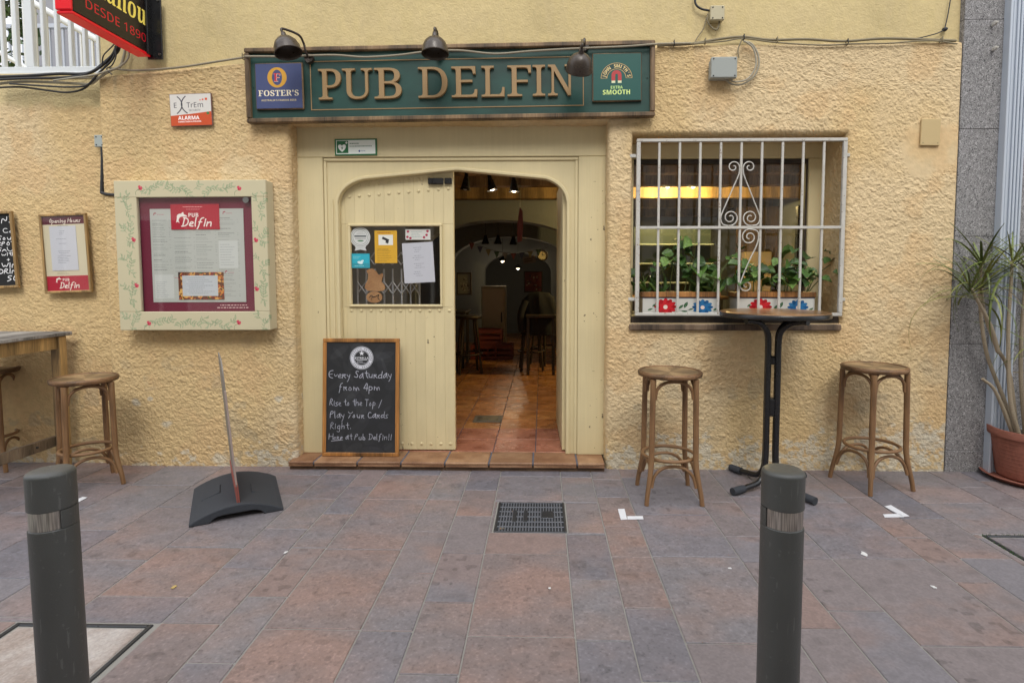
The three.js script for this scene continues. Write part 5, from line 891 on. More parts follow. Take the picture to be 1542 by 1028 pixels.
// ---------------------------------------------------------------- bentwood stools
function makeStool(h, rs, label, pos, turn) {
  const o = thing('bar_stool', label, 'bar stool', pos, turn), rt = rs * .915, rb = rs * 1.2;
  part('seat_panel', lathe([[0, h - .010], [rs * .55, h - .0085], [rs * .86, h - .006], [rs * .9, h - .004], [rs * .905, h - .014], [0, h - .016]], 40), M.seatTop, o);
  part('seat_rim', lathe([[rs * .87, h - .012], [rs * .88, h - .002], [rs * .95, h], [rs * .995, h - .006], [rs, h - .016], [rs * .985, h - .028], [rs * .93, h - .032], [rs * .87, h - .028], [rs * .87, h - .012]], 48), M.bentwood, o);
  const dir = (k) => [Math.cos(k * Math.PI / 2 + Math.PI / 4), Math.sin(k * Math.PI / 2 + Math.PI / 4)];
  const legR = (y) => { const t = 1 - y / h; return lerp(rt, rt * 1.07, t) + (rb - rt * 1.07) * Math.pow(sstep(.62, 1.02, t), 1.3); };
  for (let k = 0; k < 4; k++) { const [c, s] = dir(k), pts = []; for (let i = 0; i <= 12; i++) { const y = (h - .035) * (1 - i / 12) + .001; pts.push(V(c * legR(y), y, s * legR(y))); } part('leg', sweep(pts, (t) => .0165 - .0035 * sstep(.55, 1, t), 30, 10), M.bentwood, o); }
  const ry = h * .335, rr2 = legR(ry) - .027, ring = []; for (let i = 0; i < 24; i++) { const a = i / 24 * 6.2832; ring.push(V(rr2 * Math.cos(a), ry, rr2 * Math.sin(a))); }
  part('foot_ring', sweep(ring, .0105, 64, 8, true), M.bentwood, o);
  const archAt = (k, yTop, yFoot, inset) => { const a = dir(k), b = dir(k + 1), pts = []; for (let i = 0; i <= 12; i++) { const t = i / 12, e = Math.sin(t * Math.PI), y = lerp(yFoot, yTop, Math.pow(e, .6)), rA = legR(y) - inset, u = .05 + .9 * (t < .5 ? Math.pow(2 * t, 1.7) / 2 : 1 - Math.pow(2 - 2 * t, 1.7) / 2); pts.push(V(lerp(a[0], b[0], u) * rA, y, lerp(a[1], b[1], u) * rA)); } return sweep(pts, .0095, 36, 8); };
  for (let k = 0; k < 4; k++) part('seat_arch', archAt(k, h - .048, h - .15, .004), M.bentwood, o);
  for (let k = 0; k < 4; k++) part('foot_arch', archAt(k, ry - .035, ry - .155, .006), M.bentwood, o);
  return o;
}
const foot = (x, y) => { const g = GP(x, y); return [g.x, 0, g.z]; };
const mid = (...ps) => { const q = ps.map(([x, y]) => GP(x, y)); return [q.reduce((a, p) => a + p.x, 0) / q.length, 0, q.reduce((a, p) => a + p.z, 0) / q.length]; };
const stool1 = makeStool(.755, .187, 'brown bentwood bar stool standing between the open door and the black table', mid([972, 762], [1055, 760], [963, 735], [1035, 727]), 0);
stool1.userData.group = 'bentwood stools outside';
copyOf(stool1, mid([1370, 738], [1255, 720]), .26, 'brown bentwood bar stool to the right of the black round table', 'bentwood stools outside');
const stool3 = makeStool(.685, .176, 'lower bentwood bar stool behind the left bollard under the menu case', foot(134, 729), .84); stool3.userData.group = 'bentwood stools outside';
copyOf(stool3, foot(-14, 704), .35, 'bentwood bar stool tucked under the long table, cut by the left edge', 'bentwood stools outside');

// ---------------------------------------------------------------- round bar table
{
  const c = [1.42, 0, .30], h = 1.095, o = thing('bar_table', 'round wooden topped bar table on black bent steel tubes', 'bar table', c, -.30), rT = .315;
  part('table_top', lathe([[0, h], [rT - .006, h], [rT - .001, h - .004], [rT - .001, h - .008], [0, h - .009]], 72), M.tabletop, o);
  part('edge_band', lathe([[rT - .01, h - .0085], [rT, h - .0075], [rT + .001, h - .03], [rT - .004, h - .034], [0, h - .034], [0, h - .010]], 72), M.black, o);
  for (let k = 0; k < 4; k++) {
    const a = Math.PI / 4 + k * Math.PI / 2, C = Math.cos(a), S = Math.sin(a), q = .040, pts = [[.235, h - .053], [.2, h - .052], [.12, h - .07], [.055, h - .12], [q, h - .2], [q, h - .5], [q, .5], [q, .22], [q + .012, .10], [.10, .045], [.19, .032], [.285, .022]];
    const lg = grp('leg', o); part('tube', sweep(pts.map(([r, y]) => V(r * C, y, r * S)), .0175, 60, 12, false, .4), M.black, lg);
    part('rubber_foot', sweep([V(.225 * C, .0275, .225 * S), V(.315 * C, .0245, .315 * S)], .0235, 2, 10), M.blackRubber, lg);
  }
  part('clamp', cbox(.07, .11, .07, .006, 0, .505, 0), M.black, o); part('clamp', cbox(.06, .05, .06, .006, 0, h - .30, 0), M.black, o);
  part('top_plate', cbox(.3, .006, .3, .002, 0, h - .038, 0), M.black, o);
}
// ---------------------------------------------------------------- long table at the left edge
{
  const xr = WP(106, 500, .02).x, h = WP(106, 499, .02).y, o = thing('long_table', 'worn grey topped wooden table cut by the left edge', 'table', [xr - .3, 0, .42]);
  const L = .3, z0 = -.405, z1 = .42;
  for (let k = 0; k < 4; k++) part('top_board', cbox(.146, .024, z1 - z0 + .02, .004, L - .073 - k * .1475, h - .012, (z0 + z1) / 2, k, k), M.greyWood, o);
  part('apron', cbox(.02, .085, z1 - z0 - .12, .003, L - .045, h - .068, (z0 + z1) / 2), M.oak, o); part('apron', cbox(.5, .085, .02, .003, 0, h - .068, z0 + .035), M.oak, o);
  for (const [x, z] of [[L - .05, z0 + .05], [L - .05, z1 - .05], [-.28, z0 + .05], [-.28, z1 - .05]]) part('leg', cbox(.062, h - .026, .062, .004, x, (h - .026) / 2, z, x, z), M.oak, o);
  part('stretcher', cbox(.022, .07, z1 - z0 - .16, .003, L - .03, .215, (z0 + z1) / 2), lin(.27, .21, .15, .6, { map: woodA }), o); part('bolt', cyl(.008, .008, .006, 0, 0, 0, 10).rotateZ(Math.PI / 2).translate(L - .017, .215, z0 + .28), M.iron, o);
}
// ---------------------------------------------------------------- bollards
{
  const mk = (x, y, label, h, a0 = -.78, a1 = 1.35) => {
    const s = GP(x, y, h), o = thing('bollard', label, 'bollard', [s.x, 0, s.z], 0, 'dark grey bollards in the foreground'), r = .0535;
    part('shaft', uvCyl(lathe([[0, -.05], [r, -.05], [r, h - .152], [r - .003, h - .149], [r - .006, h - .148], [r - .006, h - .099], [0, h - .099]], 48)), M.bollard, o);
    part('cap', uvCyl(lathe([[0, h + .0012], [r - .028, h + .001], [r - .020, h], [r - .008, h - .0015], [r - .002, h - .006], [r, h - .012], [r, h - .098], [r - .002, h - .0995], [0, h - .0995]], 48)), M.bollard, o);
    const arc = (a0, a1, rr0, rr1, y0, y1) => { const pts = []; for (let i = 0; i <= 26; i++) { const a = lerp(a0, a1, i / 26); pts.push([rr1 * Math.sin(a), rr1 * Math.cos(a)]); } for (let i = 26; i >= 0; i--) { const a = lerp(a0, a1, i / 26); pts.push([rr0 * Math.sin(a), rr0 * Math.cos(a)]); } return extr(polyShape(pts.map(([p, q]) => [p, -q])), y1 - y0).rotateX(-Math.PI / 2).translate(0, y0, 0); };
    part('reflective_band', arc(a0, a1, r - .0058, r - .003, h - .1475, h - .1002), M.steel, o);
    { const g = o.children[o.children.length - 1].geometry, p = g.attributes.position, uv = new Float32Array(p.count * 2); for (let i = 0; i < p.count; i++) { uv[2 * i] = Math.atan2(p.getX(i), p.getZ(i)) * r; uv[2 * i + 1] = p.getY(i); } g.setAttribute('uv', new THREE.BufferAttribute(uv, 2)); }
    part('collar_cheek', arc(a1 + .02, 2 * Math.PI + a0 - .02, r - .0058, r - .0001, h - .1475, h - .1002), M.bollard, o);
    return o;
  };
  const b1 = mk(75, 706, 'dark grey bollard with steel band at the left, in front of the stools', .81); b1.rotation.set(0, -.35, .014, 'ZYX'); b1.position.x += .011;
  const b2 = mk(1180, 705, 'dark grey bollard with steel band in front of the round bar table', .81, -1.2, 1.42);
}
// ---------------------------------------------------------------- pavement sign on a rubber base, seen edge on
{
  const o = thing('pavement_sign', 'thin panel sign seen edge on in an arched black rubber base', 'pavement sign', mid([281, 796], [426, 768], [416.6, 718.7], [292.5, 737.7]), .52);
  const w = .455, l = .575, hh = .078, s = new THREE.Shape(); s.moveTo(-w / 2, 0); for (let i = 0; i <= 20; i++) { const t = i / 20; s.lineTo(lerp(-w / 2, w / 2, t), .012 + (hh - .012) * Math.pow(Math.sin(Math.PI * t), .85)); } s.lineTo(w / 2, 0); s.lineTo(.13, 0); s.quadraticCurveTo(.12, .03, .06, .032); s.lineTo(-.06, .032); s.quadraticCurveTo(-.12, .03, -.13, 0); s.closePath();
  part('rubber_base', boxUV(extr(s, l, .006).translate(0, 0, -l / 2)), M.blackRubber, o);
  for (const x of [-.13, .12]) part('raised_pad', cbox(.1, .012, .14, .003).rotateZ(x < 0 ? .35 : -.35).translate(x, .0535, x * .3), M.blackRubber, o);
  const tilt = grp('sign_panel', o); tilt.rotation.set(0, .045, .075);
  const ps = new THREE.Shape(); ps.moveTo(-.26, .06); ps.lineTo(-.26, .74); ps.quadraticCurveTo(-.26, .86, -.14, .86); ps.lineTo(.14, .86); ps.quadraticCurveTo(.26, .86, .26, .74); ps.lineTo(.26, .06); ps.closePath();
  part('panel', boxUV(extr(ps, .006, .001).rotateY(Math.PI / 2).translate(-.003, 0, 0)), lin(.20, .185, .165, .5), tilt);
  part('red_foot', [cbox(.016, .11, .52, .002, 0, .115, 0)], lin(.26, .07, .055, .6), tilt);
  part('edge_strip', [cbox(.009, .52, .012, .002, 0, .44, .262)], lin(.34, .27, .24, .5), tilt);
}
// ---------------------------------------------------------------- dragon tree in a clay pot
{
  const g = GP(1553, 722), o = thing('clay_pot', 'round terracotta pot with saucer at the right edge', 'plant pot', [g.x, 0, g.z]), r = .225, h = .335;
  part('pot', lathe([[0, .02], [r * .78, .02], [r * .80, .03], [r * .98, h - .055], [r * 1.0, h - .05], [r * 1.04, h - .048], [r * 1.05, h - .004], [r * 1.03, h], [r * .97, h - .002], [r * .93, h - .05], [r * .9, h - .08]], 56), M.terracotta, o);
  for (let k = 0; k < 9; k++) { const y = .07 + k * .024, q = lerp(r * .80, r * .98, (y - .03) / (h - .085)); part('pot_ridge', new THREE.TorusGeometry(q + .0002, .0015, 6, 60).rotateX(Math.PI / 2).translate(0, y, 0), M.terracotta, o); }
  part('soil', cyl(r * .92, r * .9, .02, 0, h - .06, 0, 36), M.soil, o);
  part('saucer', lathe([[0, .003], [r * 1.02, .003], [r * 1.16, .03], [r * 1.19, .032], [r * 1.17, .036], [r * 1.13, .034], [r * .98, .014], [0, .014]], 56), M.terracotta, o);
  const t = thing('dragon_tree', 'spiky leaved plant with bare pale canes in the terracotta pot', 'plant', [g.x, h - .06, g.z]), q = rng(91), z = g.z;
  const at = (x, y, dz = 0) => { const p = WP(x, y, z + dz); return V(p.x - g.x, p.y - (h - .06), dz); };
  const canes = [[[1527, 655, .02], [1500, 590, .06], [1480, 570, .06]], [[1532, 655, 0], [1520, 560, .0], [1500, 520, .02], [1483, 470, .02], [1478, 425, .03]], [[1535, 655, .05], [1522, 600, .06], [1519, 500, .05], [1523, 430, .04], [1525, 392, .05]], [[1530, 655, -.05], [1512, 600, -.06], [1486, 530, -.05], [1476, 450, -.05], [1479, 392, -.04]], [[1545, 655, .03], [1538, 560, .03], [1541, 470, .02], [1549, 400, .02]], [[1555, 655, -.04], [1562, 540, -.05], [1570, 430, -.03]], [[1550, 655, .08], [1556, 600, .1], [1566, 520, .12]], [[1504, 530, .02], [1492, 490, .05], [1474, 455, .07], [1462, 432, .08]]];
  const strap = [0, 1, 2, 3].map((k) => { const A = 12, L = .34 + .05 * k, pos = [], idx = []; for (let j = 0; j <= A; j++) { const s = j / A, w = .0075 * Math.pow(Math.sin(Math.PI * Math.min(.99, .25 + .75 * s)), .8), dr = [.15, .35, .7, 1.15][k], an = dr * s * s * 1.35, y = L * s * Math.cos(an * .62), zz = L * s * Math.sin(an * .62); for (const u of [-1, 0, 1]) pos.push(u * w, y, zz + (u ? .004 : 0)); } for (let j = 0; j < A; j++) for (let i = 0; i < 2; i++) { const a = j * 3 + i; idx.push(a, a + 1, a + 3, a + 1, a + 4, a + 3); } const gg = new THREE.BufferGeometry(); gg.setAttribute('position', new THREE.Float32BufferAttribute(pos, 3)); gg.setAttribute('uv', new THREE.Float32BufferAttribute(new Float32Array(pos.length / 3 * 2).map((_, i) => pos[Math.floor(i / 2) * 3 + (i % 2)]), 2)); gg.setIndex(idx); gg.computeVertexNormals(); return gg; });
  canes.forEach((c, i) => {
    const pts = c.map((p) => at(...p)); part('cane', sweep(pts, (s) => .0135 - .005 * s, 26, 9), M.cane, t); if (i === 0) return;
    const end = pts[pts.length - 1]; const n = [0, 22, 20, 24, 22, 16, 10, 19][i];
    for (let k = 0; k < n; k++) { const a = k * 2.4 + q(), up = lerp(1.5, -.15, k / n) + .25 * (q() - .5), kind = Math.min(3, Math.floor(k / n * 4)), l = part('leaf', strap[kind], M.strap[q() < .06 ? 3 : Math.floor(q() * 3)], t); l.position.copy(end).addScaledVector(V(0, -1, 0), .07 * k / n); l.scale.setScalar(.66 + .4 * q());
      const d = V(Math.cos(a), up, Math.sin(a)).normalize(), side = V(-Math.sin(a), 0, Math.cos(a)), nrm = new THREE.Vector3().crossVectors(side, d).normalize(); if (nrm.y > 0) nrm.negate(); const sx = new THREE.Vector3().crossVectors(d, nrm); l.quaternion.setFromRotationMatrix(new THREE.Matrix4().makeBasis(sx, d, nrm)); }
  });
}
// ---------------------------------------------------------------- boxes, cover and cables on the facade
{
  const box = (name, x0, y0, x1, y1, d, z, m, label, cat, extra) => { const a = WP(x0, y1, z + d), b = WP(x1, y0, z + d), o = thing(name, label, cat, [(a.x + b.x) / 2, (a.y + b.y) / 2, z]), w = b.x - a.x, h = b.y - a.y; part('box_body', cbox(w * .94, h * .92, d * .6, .004, 0, 0, d * .3), m, o); part('lid', cbox(w, h, d * .4, .005, 0, 0, d * .8 + .0005), m, o); for (const sx of [-1, 1]) for (const sy of [-1, 1]) part('screw', cyl(.0045, .0045, .003, 0, 0, 0, 10).rotateX(Math.PI / 2).translate(sx * (w / 2 - .015), sy * (h / 2 - .013), d + .001), M.black, o); return o; };
  box('junction_box', 1071, 85, 1111, 117, .075, .008, M.greyPlastic, 'grey plastic junction box with looped cables right of the green sign', 'junction box');
  box('cable_box', 1070, 7.5, 1092, 30, .06, UZ, lin(.46, .41, .27, .6), 'small cream cable box on the smooth wall at the top', 'junction box');
  box('wall_switch_box', 141.5, 203, 156, 221, .035, -.045, lin(.36, .40, .38, .5), 'small pale grey box at the corner of the recessed wall', 'junction box');
  { const a = WP(1387, 219, .018), b = WP(1418, 178.5, .018), o = thing('cover_plate', 'flat beige cover plate on the rubbed plaster at the right', 'cover plate', [(a.x + b.x) / 2, (a.y + b.y) / 2, .004]); o.rotation.z = -.015; part('plate', cbox(b.x - a.x, b.y - a.y, .014, .003, 0, 0, .007), lin(.50, .375, .185, .6, { bumpMap: grain, bumpScale: .0006 }), o); for (const s of [-1, 1]) part('screw', cyl(.003, .003, .002, 0, 0, 0, 8).rotateX(Math.PI / 2).translate(s * (b.x - a.x) * .38, -(b.y - a.y) * .4, .0145), M.cableDirty, o); }
  const cable = (name, pts, r, m, label, z = .03) => one(name, sweep(pts.map(([x, y, dz]) => WP(x, y, z + (dz ?? 0))), r, Math.max(40, pts.length * 12), 7), m, label, 'cable');
  cable('cable', [[165, 103], [200, 106], [240, 104], [280, 100], [330, 92], [366, 86.5, .0], [372, 85, .055], [420, 85, .055], [500, 83, .055], [548, 86, .055], [600, 83, .055], [640, 78, .06], [690, 76, .055], [745, 81, .055], [800, 77, .055], [870, 73, .055], [940, 70, .055], [985, 66.5, .055], [992, 66, .01], [1040, 65, 0]], .0068, lin(.27, .235, .17, .75), 'pale cable crossing the top of the green sign', .022);
  cable('cable', [[990, 68.5], [1040, 66], [1085, 58.5], [1120, 55.5], [1160, 60], [1215, 59], [1270, 62], [1330, 58], [1395, 59.5], [1440, 61.5]], .0085, M.cableDirty, 'thick dirty cable along the ledge from the sign to the pillar', .004);
  cable('cable', [[1045, 66], [1090, 62], [1120, 58], [1170, 64], [1240, 68], [1280, 66], [1340, 65], [1400, 61], [1442, 66]], .0048, M.cableDirty, 'thin dirty cable sagging just below the thick one on the right', .014);
  cable('cable', [[1120, 62], [1132, 66], [1141, 80], [1143, 97], [1136, 114], [1120, 126], [1104, 127], [1092, 119.5]], .0062, M.cableGrey, 'outer grey cable loop beside the grey junction box', .03);
  cable('cable', [[1122, 62], [1134, 72], [1139, 90], [1136, 106], [1124, 120], [1106, 123], [1098, 118]], .0055, M.cableGrey, 'inner grey cable loop beside the grey junction box', .045);
  cable('cable', [[1113, 88], [1112, 74], [1118, 58]], .004, M.cableDirty, 'short cable from the grey junction box up to the ledge', .02);
  cable('cable', [[1046, -8], [1048, 6], [1056, 13], [1069, 16]], .007, M.cableBlack, 'black cable bending into the small cream box from above', -.005);
  cable('cable', [[1066, 21], [1066, 32], [1073, 42], [1080, 44], [1084, 32]], .006, M.cableDirty, 'kinked brown cable hanging under the small cream box', -.004);
  cable('cable', [[1064, 26], [1060, 42], [1050, 57], [1047, 63]], .0035, M.cableDirty, 'thin cable running from the small cream box down to the ledge', -.01);
  cable('cable', [[1433, -8], [1428, 22], [1423, 44]], .0035, M.cableBlack, 'thin dark wire hanging from above near the pillar', -.012);
  cable('cable', [[1423, 44], [1412, 50], [1390, 56], [1378, 58]], .0035, M.cableBlack, 'thin dark wire running from the clip left to the ledge', -.008);
  { const p = WP(1423.5, 44, -.01), o = one('cable_clip', [new THREE.SphereGeometry(.014, 12, 8), cbox(.03, .014, .02, .003, .004, .004, -.006)], M.cableBlack, 'dark cable clip near the top right of the yellow wall', 'clip'); o.position.copy(p); }
  for (const [k, [x, y]] of [[366, 86], [1015, 66], [1062, 63], [1120, 57], [1170, 61], [1276, 64], [1418, 61]].entries()) { const p = WP(x, y, .014), o = one('cable_tie', [new THREE.TorusGeometry(.016, .003, 6, 16).rotateY(Math.PI / 2), cbox(.006, .018, .006, .001, 0, .012, .012)], k % 2 ? M.cableBlack : M.cableDirty, ['tie at the left end of the green sign', 'tie just right of the green sign', 'tie under the small cream box', 'tie above the looped grey cables', 'tie right of the looped grey cables', 'tie above the right end of the barred window', 'tie nearest the granite pillar'][k].replace(/^/, 'cable '), 'cable tie'); o.position.copy(p); }
  // the bundle at the left, under the railing and up to the box sign
  const B = [
    [[[-10, 116], [40, 114], [90, 111], [120, 111.5], [138, 108], [152, 98], [166, 86], [177, 76], [181, 58]], .010, M.cableBlack, 'thick black cable under the railing rising to the box sign', .03],
    [[[-10, 127], [30, 123], [80, 124], [118, 126], [136, 126], [150, 116], [166, 106], [180, 100], [186, 84], [189, 66]], .0085, M.cableGrey, 'cream cable under the railing, lowest of the pale ones', .02],
    [[[-10, 120], [36, 118], [84, 117], [120, 114], [145, 104], [158, 94], [170, 80], [177, 62]], .008, M.cableBlack, 'black cable just under the thick black one at the left', .042],
    [[[-10, 132], [30, 131], [70, 136], [100, 139], [124, 134], [138, 122], [146, 112], [160, 98], [172, 82], [179, 64]], .0065, M.cableBlack, 'lowest black cable sagging under the railing', .03],
    [[[14, 126], [60, 129], [100, 131], [128, 129], [140, 119], [150, 108], [168, 90], [176, 70]], .006, M.cableBlack, 'slack black cable in the middle of the left bundle', .045],
    [[[80, 121], [110, 117], [140, 113], [160, 107], [178, 101], [192, 88], [193, 70]], .006, M.cableGrey, 'thin grey cable crossing the corner of the pub wall', .05],
    [[[168, 112], [160, 104], [168, 98], [174, 84], [172, 70]], .004, M.cableBlack, 'thin black loop under the box sign', .05],
    [[[153, 98], [155, 84], [164, 74], [174, 64]], .004, M.cableBlack, 'thin black cable left of the bundle at the wall corner', .05],
    [[[154, 222], [154, 250], [153, 291]], .013, M.cableBlack, 'black conduit down the corner of the recessed wall', -.022],
    [[[152, 290], [162, 292.5], [178, 293.5]], .010, M.cableBlack, 'short black conduit running into the menu case', .006],
    [[[155, 140], [154, 170], [155, 203]], .005, M.cableGrey, 'thin pale cable down to the small grey box', -.03],
  ];
  for (const [pts, r, m, label, z] of B) cable('cable', pts, r, m, label, z);
}

// ---------------------------------------------------------------- inside the pub, as far as door and window show it
{
  // three black spotlights under the first beam
  const L = ['left black spotlight hanging inside the doorway', 'middle black spotlight hanging inside the doorway', 'right black spotlight with a lit mouth inside the doorway'];
  [[701, 278, -.1], [740, 279, .22], [774, 281, .02]].forEach(([x, y, tip], i) => {
    const z = -1.35, p = WP(x, y, z), o = thing('ceiling_spotlight', L[i], 'ceiling lamp', [p.x, p.y, z], 0, 'black spotlights inside the doorway');
    part('stem', cyl(.009, .009, CH - p.y - .10, 0, (CH - p.y - .10) / 2 + .10, 0, 10), M.black, o);
    const h = grp('lamp_head', o); h.rotation.z = tip; part('shade', lathe([[.0, .10], [.016, .10], [.02, .06], [.026, .045], [.042, -.03], [.050, -.045], [.047, -.046], [.038, -.028], [.02, .04], [0, .045]], 24), M.black, h);
    part('bulb', new THREE.SphereGeometry(.026, 16, 10).translate(0, -.024, 0), i ? M.bulb : lin(.5, .48, .42, .3), h);
    if (i) { const l = new THREE.PointLight(new THREE.Color(1, .80, .55), .10, 0, 2); l.name = 'spot_light'; l.position.set(0, -.06, 0); l.castShadow = true; l.shadow.radius = 1; h.add(l); }
  });
  // warm lamps behind the window, close under a beam
  const WL = ['left round lamp against the lit beam inside the window', 'round lamp second from the left against the lit beam', 'lamp behind the scrolls of the grille against the lit beam', 'right small lamp against the lit beam inside the window'];
  [1006, 1045, 1090, 1131].forEach((x, i) => {
    const z = -2.95, p = WP(x, 283, z), o = thing('beam_lamp', WL[i], 'ceiling lamp', [p.x, p.y + .02, z], 0, 'lamps before the lit beam inside the window');
    part('shade', lathe([[.0, .07], [.03, .068], [.066, .045], [.082, -.0], [.078, -.002], [.06, .04], [0, .06]], 28), M.black, o); part('stem', cyl(.008, .008, CH - p.y - .09, 0, (CH - p.y - .09) / 2 + .07, 0, 8), M.black, o);
    if (i < 2) { part('bulb', new THREE.SphereGeometry(.028, 16, 10).translate(0, .005, -.02), M.bulb, o); const l = new THREE.PointLight(new THREE.Color(1, .76, .30), 3.2, 0, 2); l.name = 'warm_light'; l.position.set(0, -.04, -.12); l.castShadow = true; l.shadow.radius = 1.5; o.add(l); }
  });
  // small hanging lamps deep in the room
  [[757, 391, -5.7], [780, 402, -6.2]].forEach(([x, y, z], i) => { const p = WP(x, y, z), o = thing('pendant_lamp', ['brighter small lit pendant deep inside the doorway', 'smaller lit pendant right of it deep inside the doorway'][i], 'ceiling lamp', [p.x, p.y, z]); part('shade', lathe([[0, .05], [.02, .05], [.06, .01], [.07, -.02], [.066, -.02], [.05, .01], [0, .03]], 20), M.black, o); part('bulb', new THREE.SphereGeometry(.03, 12, 8).translate(0, -.015, 0), M.bulb, o); part('cord', cyl(.003, .003, CH - p.y - .06, 0, (CH - p.y - .06) / 2 + .05, 0, 6), M.black, o); const l = new THREE.PointLight(new THREE.Color(1, .80, .55), .20, 0, 2); l.name = 'pendant_light'; l.position.set(0, -.07, 0); l.castShadow = true; o.add(l); });
  // cupboard, crates, stools and tables
  const at = (x, y, h = STEP) => { const g = GP(x, y, h); return g; };
  { const z = -5.0, a = WP(725, 488, z), b = WP(760, 431, z), o = thing('tall_cabinet', 'pale tall cabinet deep inside the doorway', 'cabinet', [(a.x + b.x) / 2, STEP, z - .25]), w = b.x - a.x, h = b.y - STEP; part('body', cbox(w, h, .48, .006, 0, h / 2, 0), lin(.40, .35, .26, .5), o); part('door_panel', cbox(w - .03, h - .12, .02, .005, 0, h / 2 + .02, .2505), lin(.45, .40, .31, .45), o); part('door_handle', cbox(.02, .16, .02, .004, w / 2 - .05, h * .55, .271), M.iron, o); }
  const crateM = lin(.19, .04, .028, .45);
  const cr = (x, y, z, label) => { const p = WP(x, y, z), o = thing('bottle_crate', label, 'crate', [p.x, p.y, z], 0, 'red crates deep inside the doorway'); const w = .36, h = .22, d = .28; for (const s of [-1, 1]) { for (const [y0, y1] of [[0, .05], [.075, .12], [.16, .22]]) { part('side_slat', span(s * (w / 2) - .006, s * (w / 2) + .006, y0, y1, -d / 2, d / 2, .002), crateM, o); part('end_slat', span(-w / 2 + .007, w / 2 - .007, y0, y1, s * (d / 2) - .006, s * (d / 2) + .006, .002), crateM, o); } for (const q of [-1, 1]) part('corner_post', span(s * w / 2 - .014, s * w / 2 + .014, .001, h - .001, q * d / 2 - .014, q * d / 2 + .014, .002), crateM, o); } part('floor_plate', span(-w / 2, w / 2, .004, .012, -d / 2, d / 2, .002), crateM, o); return o; };
  const cz = -4.6, gy = 519; cr(727, 0, cz, 'lower left red crate stacked in front of the pale cabinet').position.y = STEP; cr(752, 0, cz - .02, 'lower right red crate stacked in front of the pale cabinet').position.y = STEP; const c3 = cr(735, 0, cz - .01, 'upper red crate lying on the two others inside the doorway'); c3.position.y = STEP + .223;
  // dark round stools and tables by the walls
  const darkStool = (x, y, label, h, turn) => { const g = at(x, y), o = thing('indoor_stool', label, 'stool', [g.x, STEP, g.z], turn, 'dark stools inside the doorway'); part('seat', lathe([[0, h], [.15, h], [.17, h - .012], [.165, h - .04], [.1, h - .05], [0, h - .05]], 28), M.darkWood, o); for (let k = 0; k < 4; k++) { const a = k * 1.5708 + .78, c = Math.cos(a), s = Math.sin(a); part('leg', sweep([V(.11 * c, h - .03, .11 * s), V(.2 * c, .001, .2 * s)], .016, 6, 8), M.darkWood, o); } const ring = []; for (let i = 0; i < 16; i++) { const a = i / 16 * 6.2832; ring.push(V(.175 * Math.cos(a), .25, .175 * Math.sin(a))); } part('foot_ring', sweep(ring, .011, 32, 6, true), M.darkWood, o); return o; };
  darkStool(706, 561, 'dark wooden stool left inside the doorway', .74, .3); darkStool(800, 556, 'dark wooden stool right inside the doorway under the hung jacket', .78, .1); darkStool(820, 548, 'dark wooden stool deepest at the right of the doorway', .78, .8);
  { const g = at(688, 552), o = thing('indoor_table', 'dark small table partly hidden behind the closed door leaf', 'table', [g.x - .2, STEP, g.z - .1]); part('table_top', cbox(.7, .03, .6, .005, 0, .75, 0), M.darkWood, o); for (const x of [-.3, .3]) for (const z of [-.25, .25]) part('leg', cbox(.04, .734, .04, .003, x, .367, z), M.darkWood, o); }
  { const z = -3.35, p = WP(812, 470, z), o = thing('hung_jacket', 'black jacket over a high chair back at the right of the doorway', 'jacket', [p.x, p.y, z]), pts = [[0, .26], [.12, .25], [.19, .18], [.22, .05], [.23, -.12], [.24, -.28], [.2, -.29], [0, -.27]]; const g = lathe(pts, 24); g.scale(1, 1, .42); const q = g.attributes.position; for (let i = 0; i < q.count; i++) { const f = .012 * Math.sin(q.getX(i) * 40 + q.getY(i) * 9); q.setZ(i, q.getZ(i) + f); } g.computeVertexNormals(); part('body', g, lin(.012, .012, .014, .9), o); part('sleeve', sweep([[-.17, .15, .06], [-.23, -.02, .1], [-.22, -.24, .09]], .045, 16, 10), lin(.014, .014, .016, .9), o);
    const ch = thing('high_chair', 'dark high chair carrying the black jacket inside the doorway', 'chair', [p.x + .02, STEP, z - .12]); part('back', cbox(.36, .42, .03, .01, 0, p.y - STEP - .02, 0), M.darkWood, ch); part('seat', cbox(.38, .04, .38, .01, 0, .74, .1), M.darkWood, ch); for (const x of [-.16, .16]) for (const zz of [-.06, .26]) part('leg', cbox(.035, .72, .035, .004, x, .36, zz), M.darkWood, ch); }
  { const z = -3.34, p = WP(817, 383, z), o = thing('wall_clock', 'round cream clock on the arch wall inside the doorway', 'clock', [p.x, p.y, z - .35]); part('rim', new THREE.TorusGeometry(.066, .009, 8, 36).translate(0, 0, .012), M.darkWood, o); part('dial', new THREE.CylinderGeometry(.065, .065, .012, 36).rotateX(Math.PI / 2).translate(0, 0, .006), printed(256, 256, (g, W, H) => { g.fillStyle = '#cbbd92'; g.fillRect(0, 0, W, H); g.translate(W / 2, H / 2); g.fillStyle = '#2a2620'; for (let k = 0; k < 12; k++) { g.save(); g.rotate(k * Math.PI / 6); g.fillRect(-4, -112, 8, 22); g.restore(); } }, .4), o); part('hand', [cbox(.005, .04, .003, .001, 0, .018, .014), cbox(.032, .005, .003, .001, .014, .004, .014)], M.black, o); }
  // framed pictures on the side wall left and right of the passage
  const pic = (x, y, z, w, h, turn, draw, label) => { const p = WP(x, y, z), o = thing('picture_frame', label, 'picture', [p.x, p.y, z], turn); framed(o, w, h, .018, M.darkWood, .02); part('picture', sheet(w - .034, h - .034, .004, 0, 0, .008), printed(160, 200, draw, .5), o); };
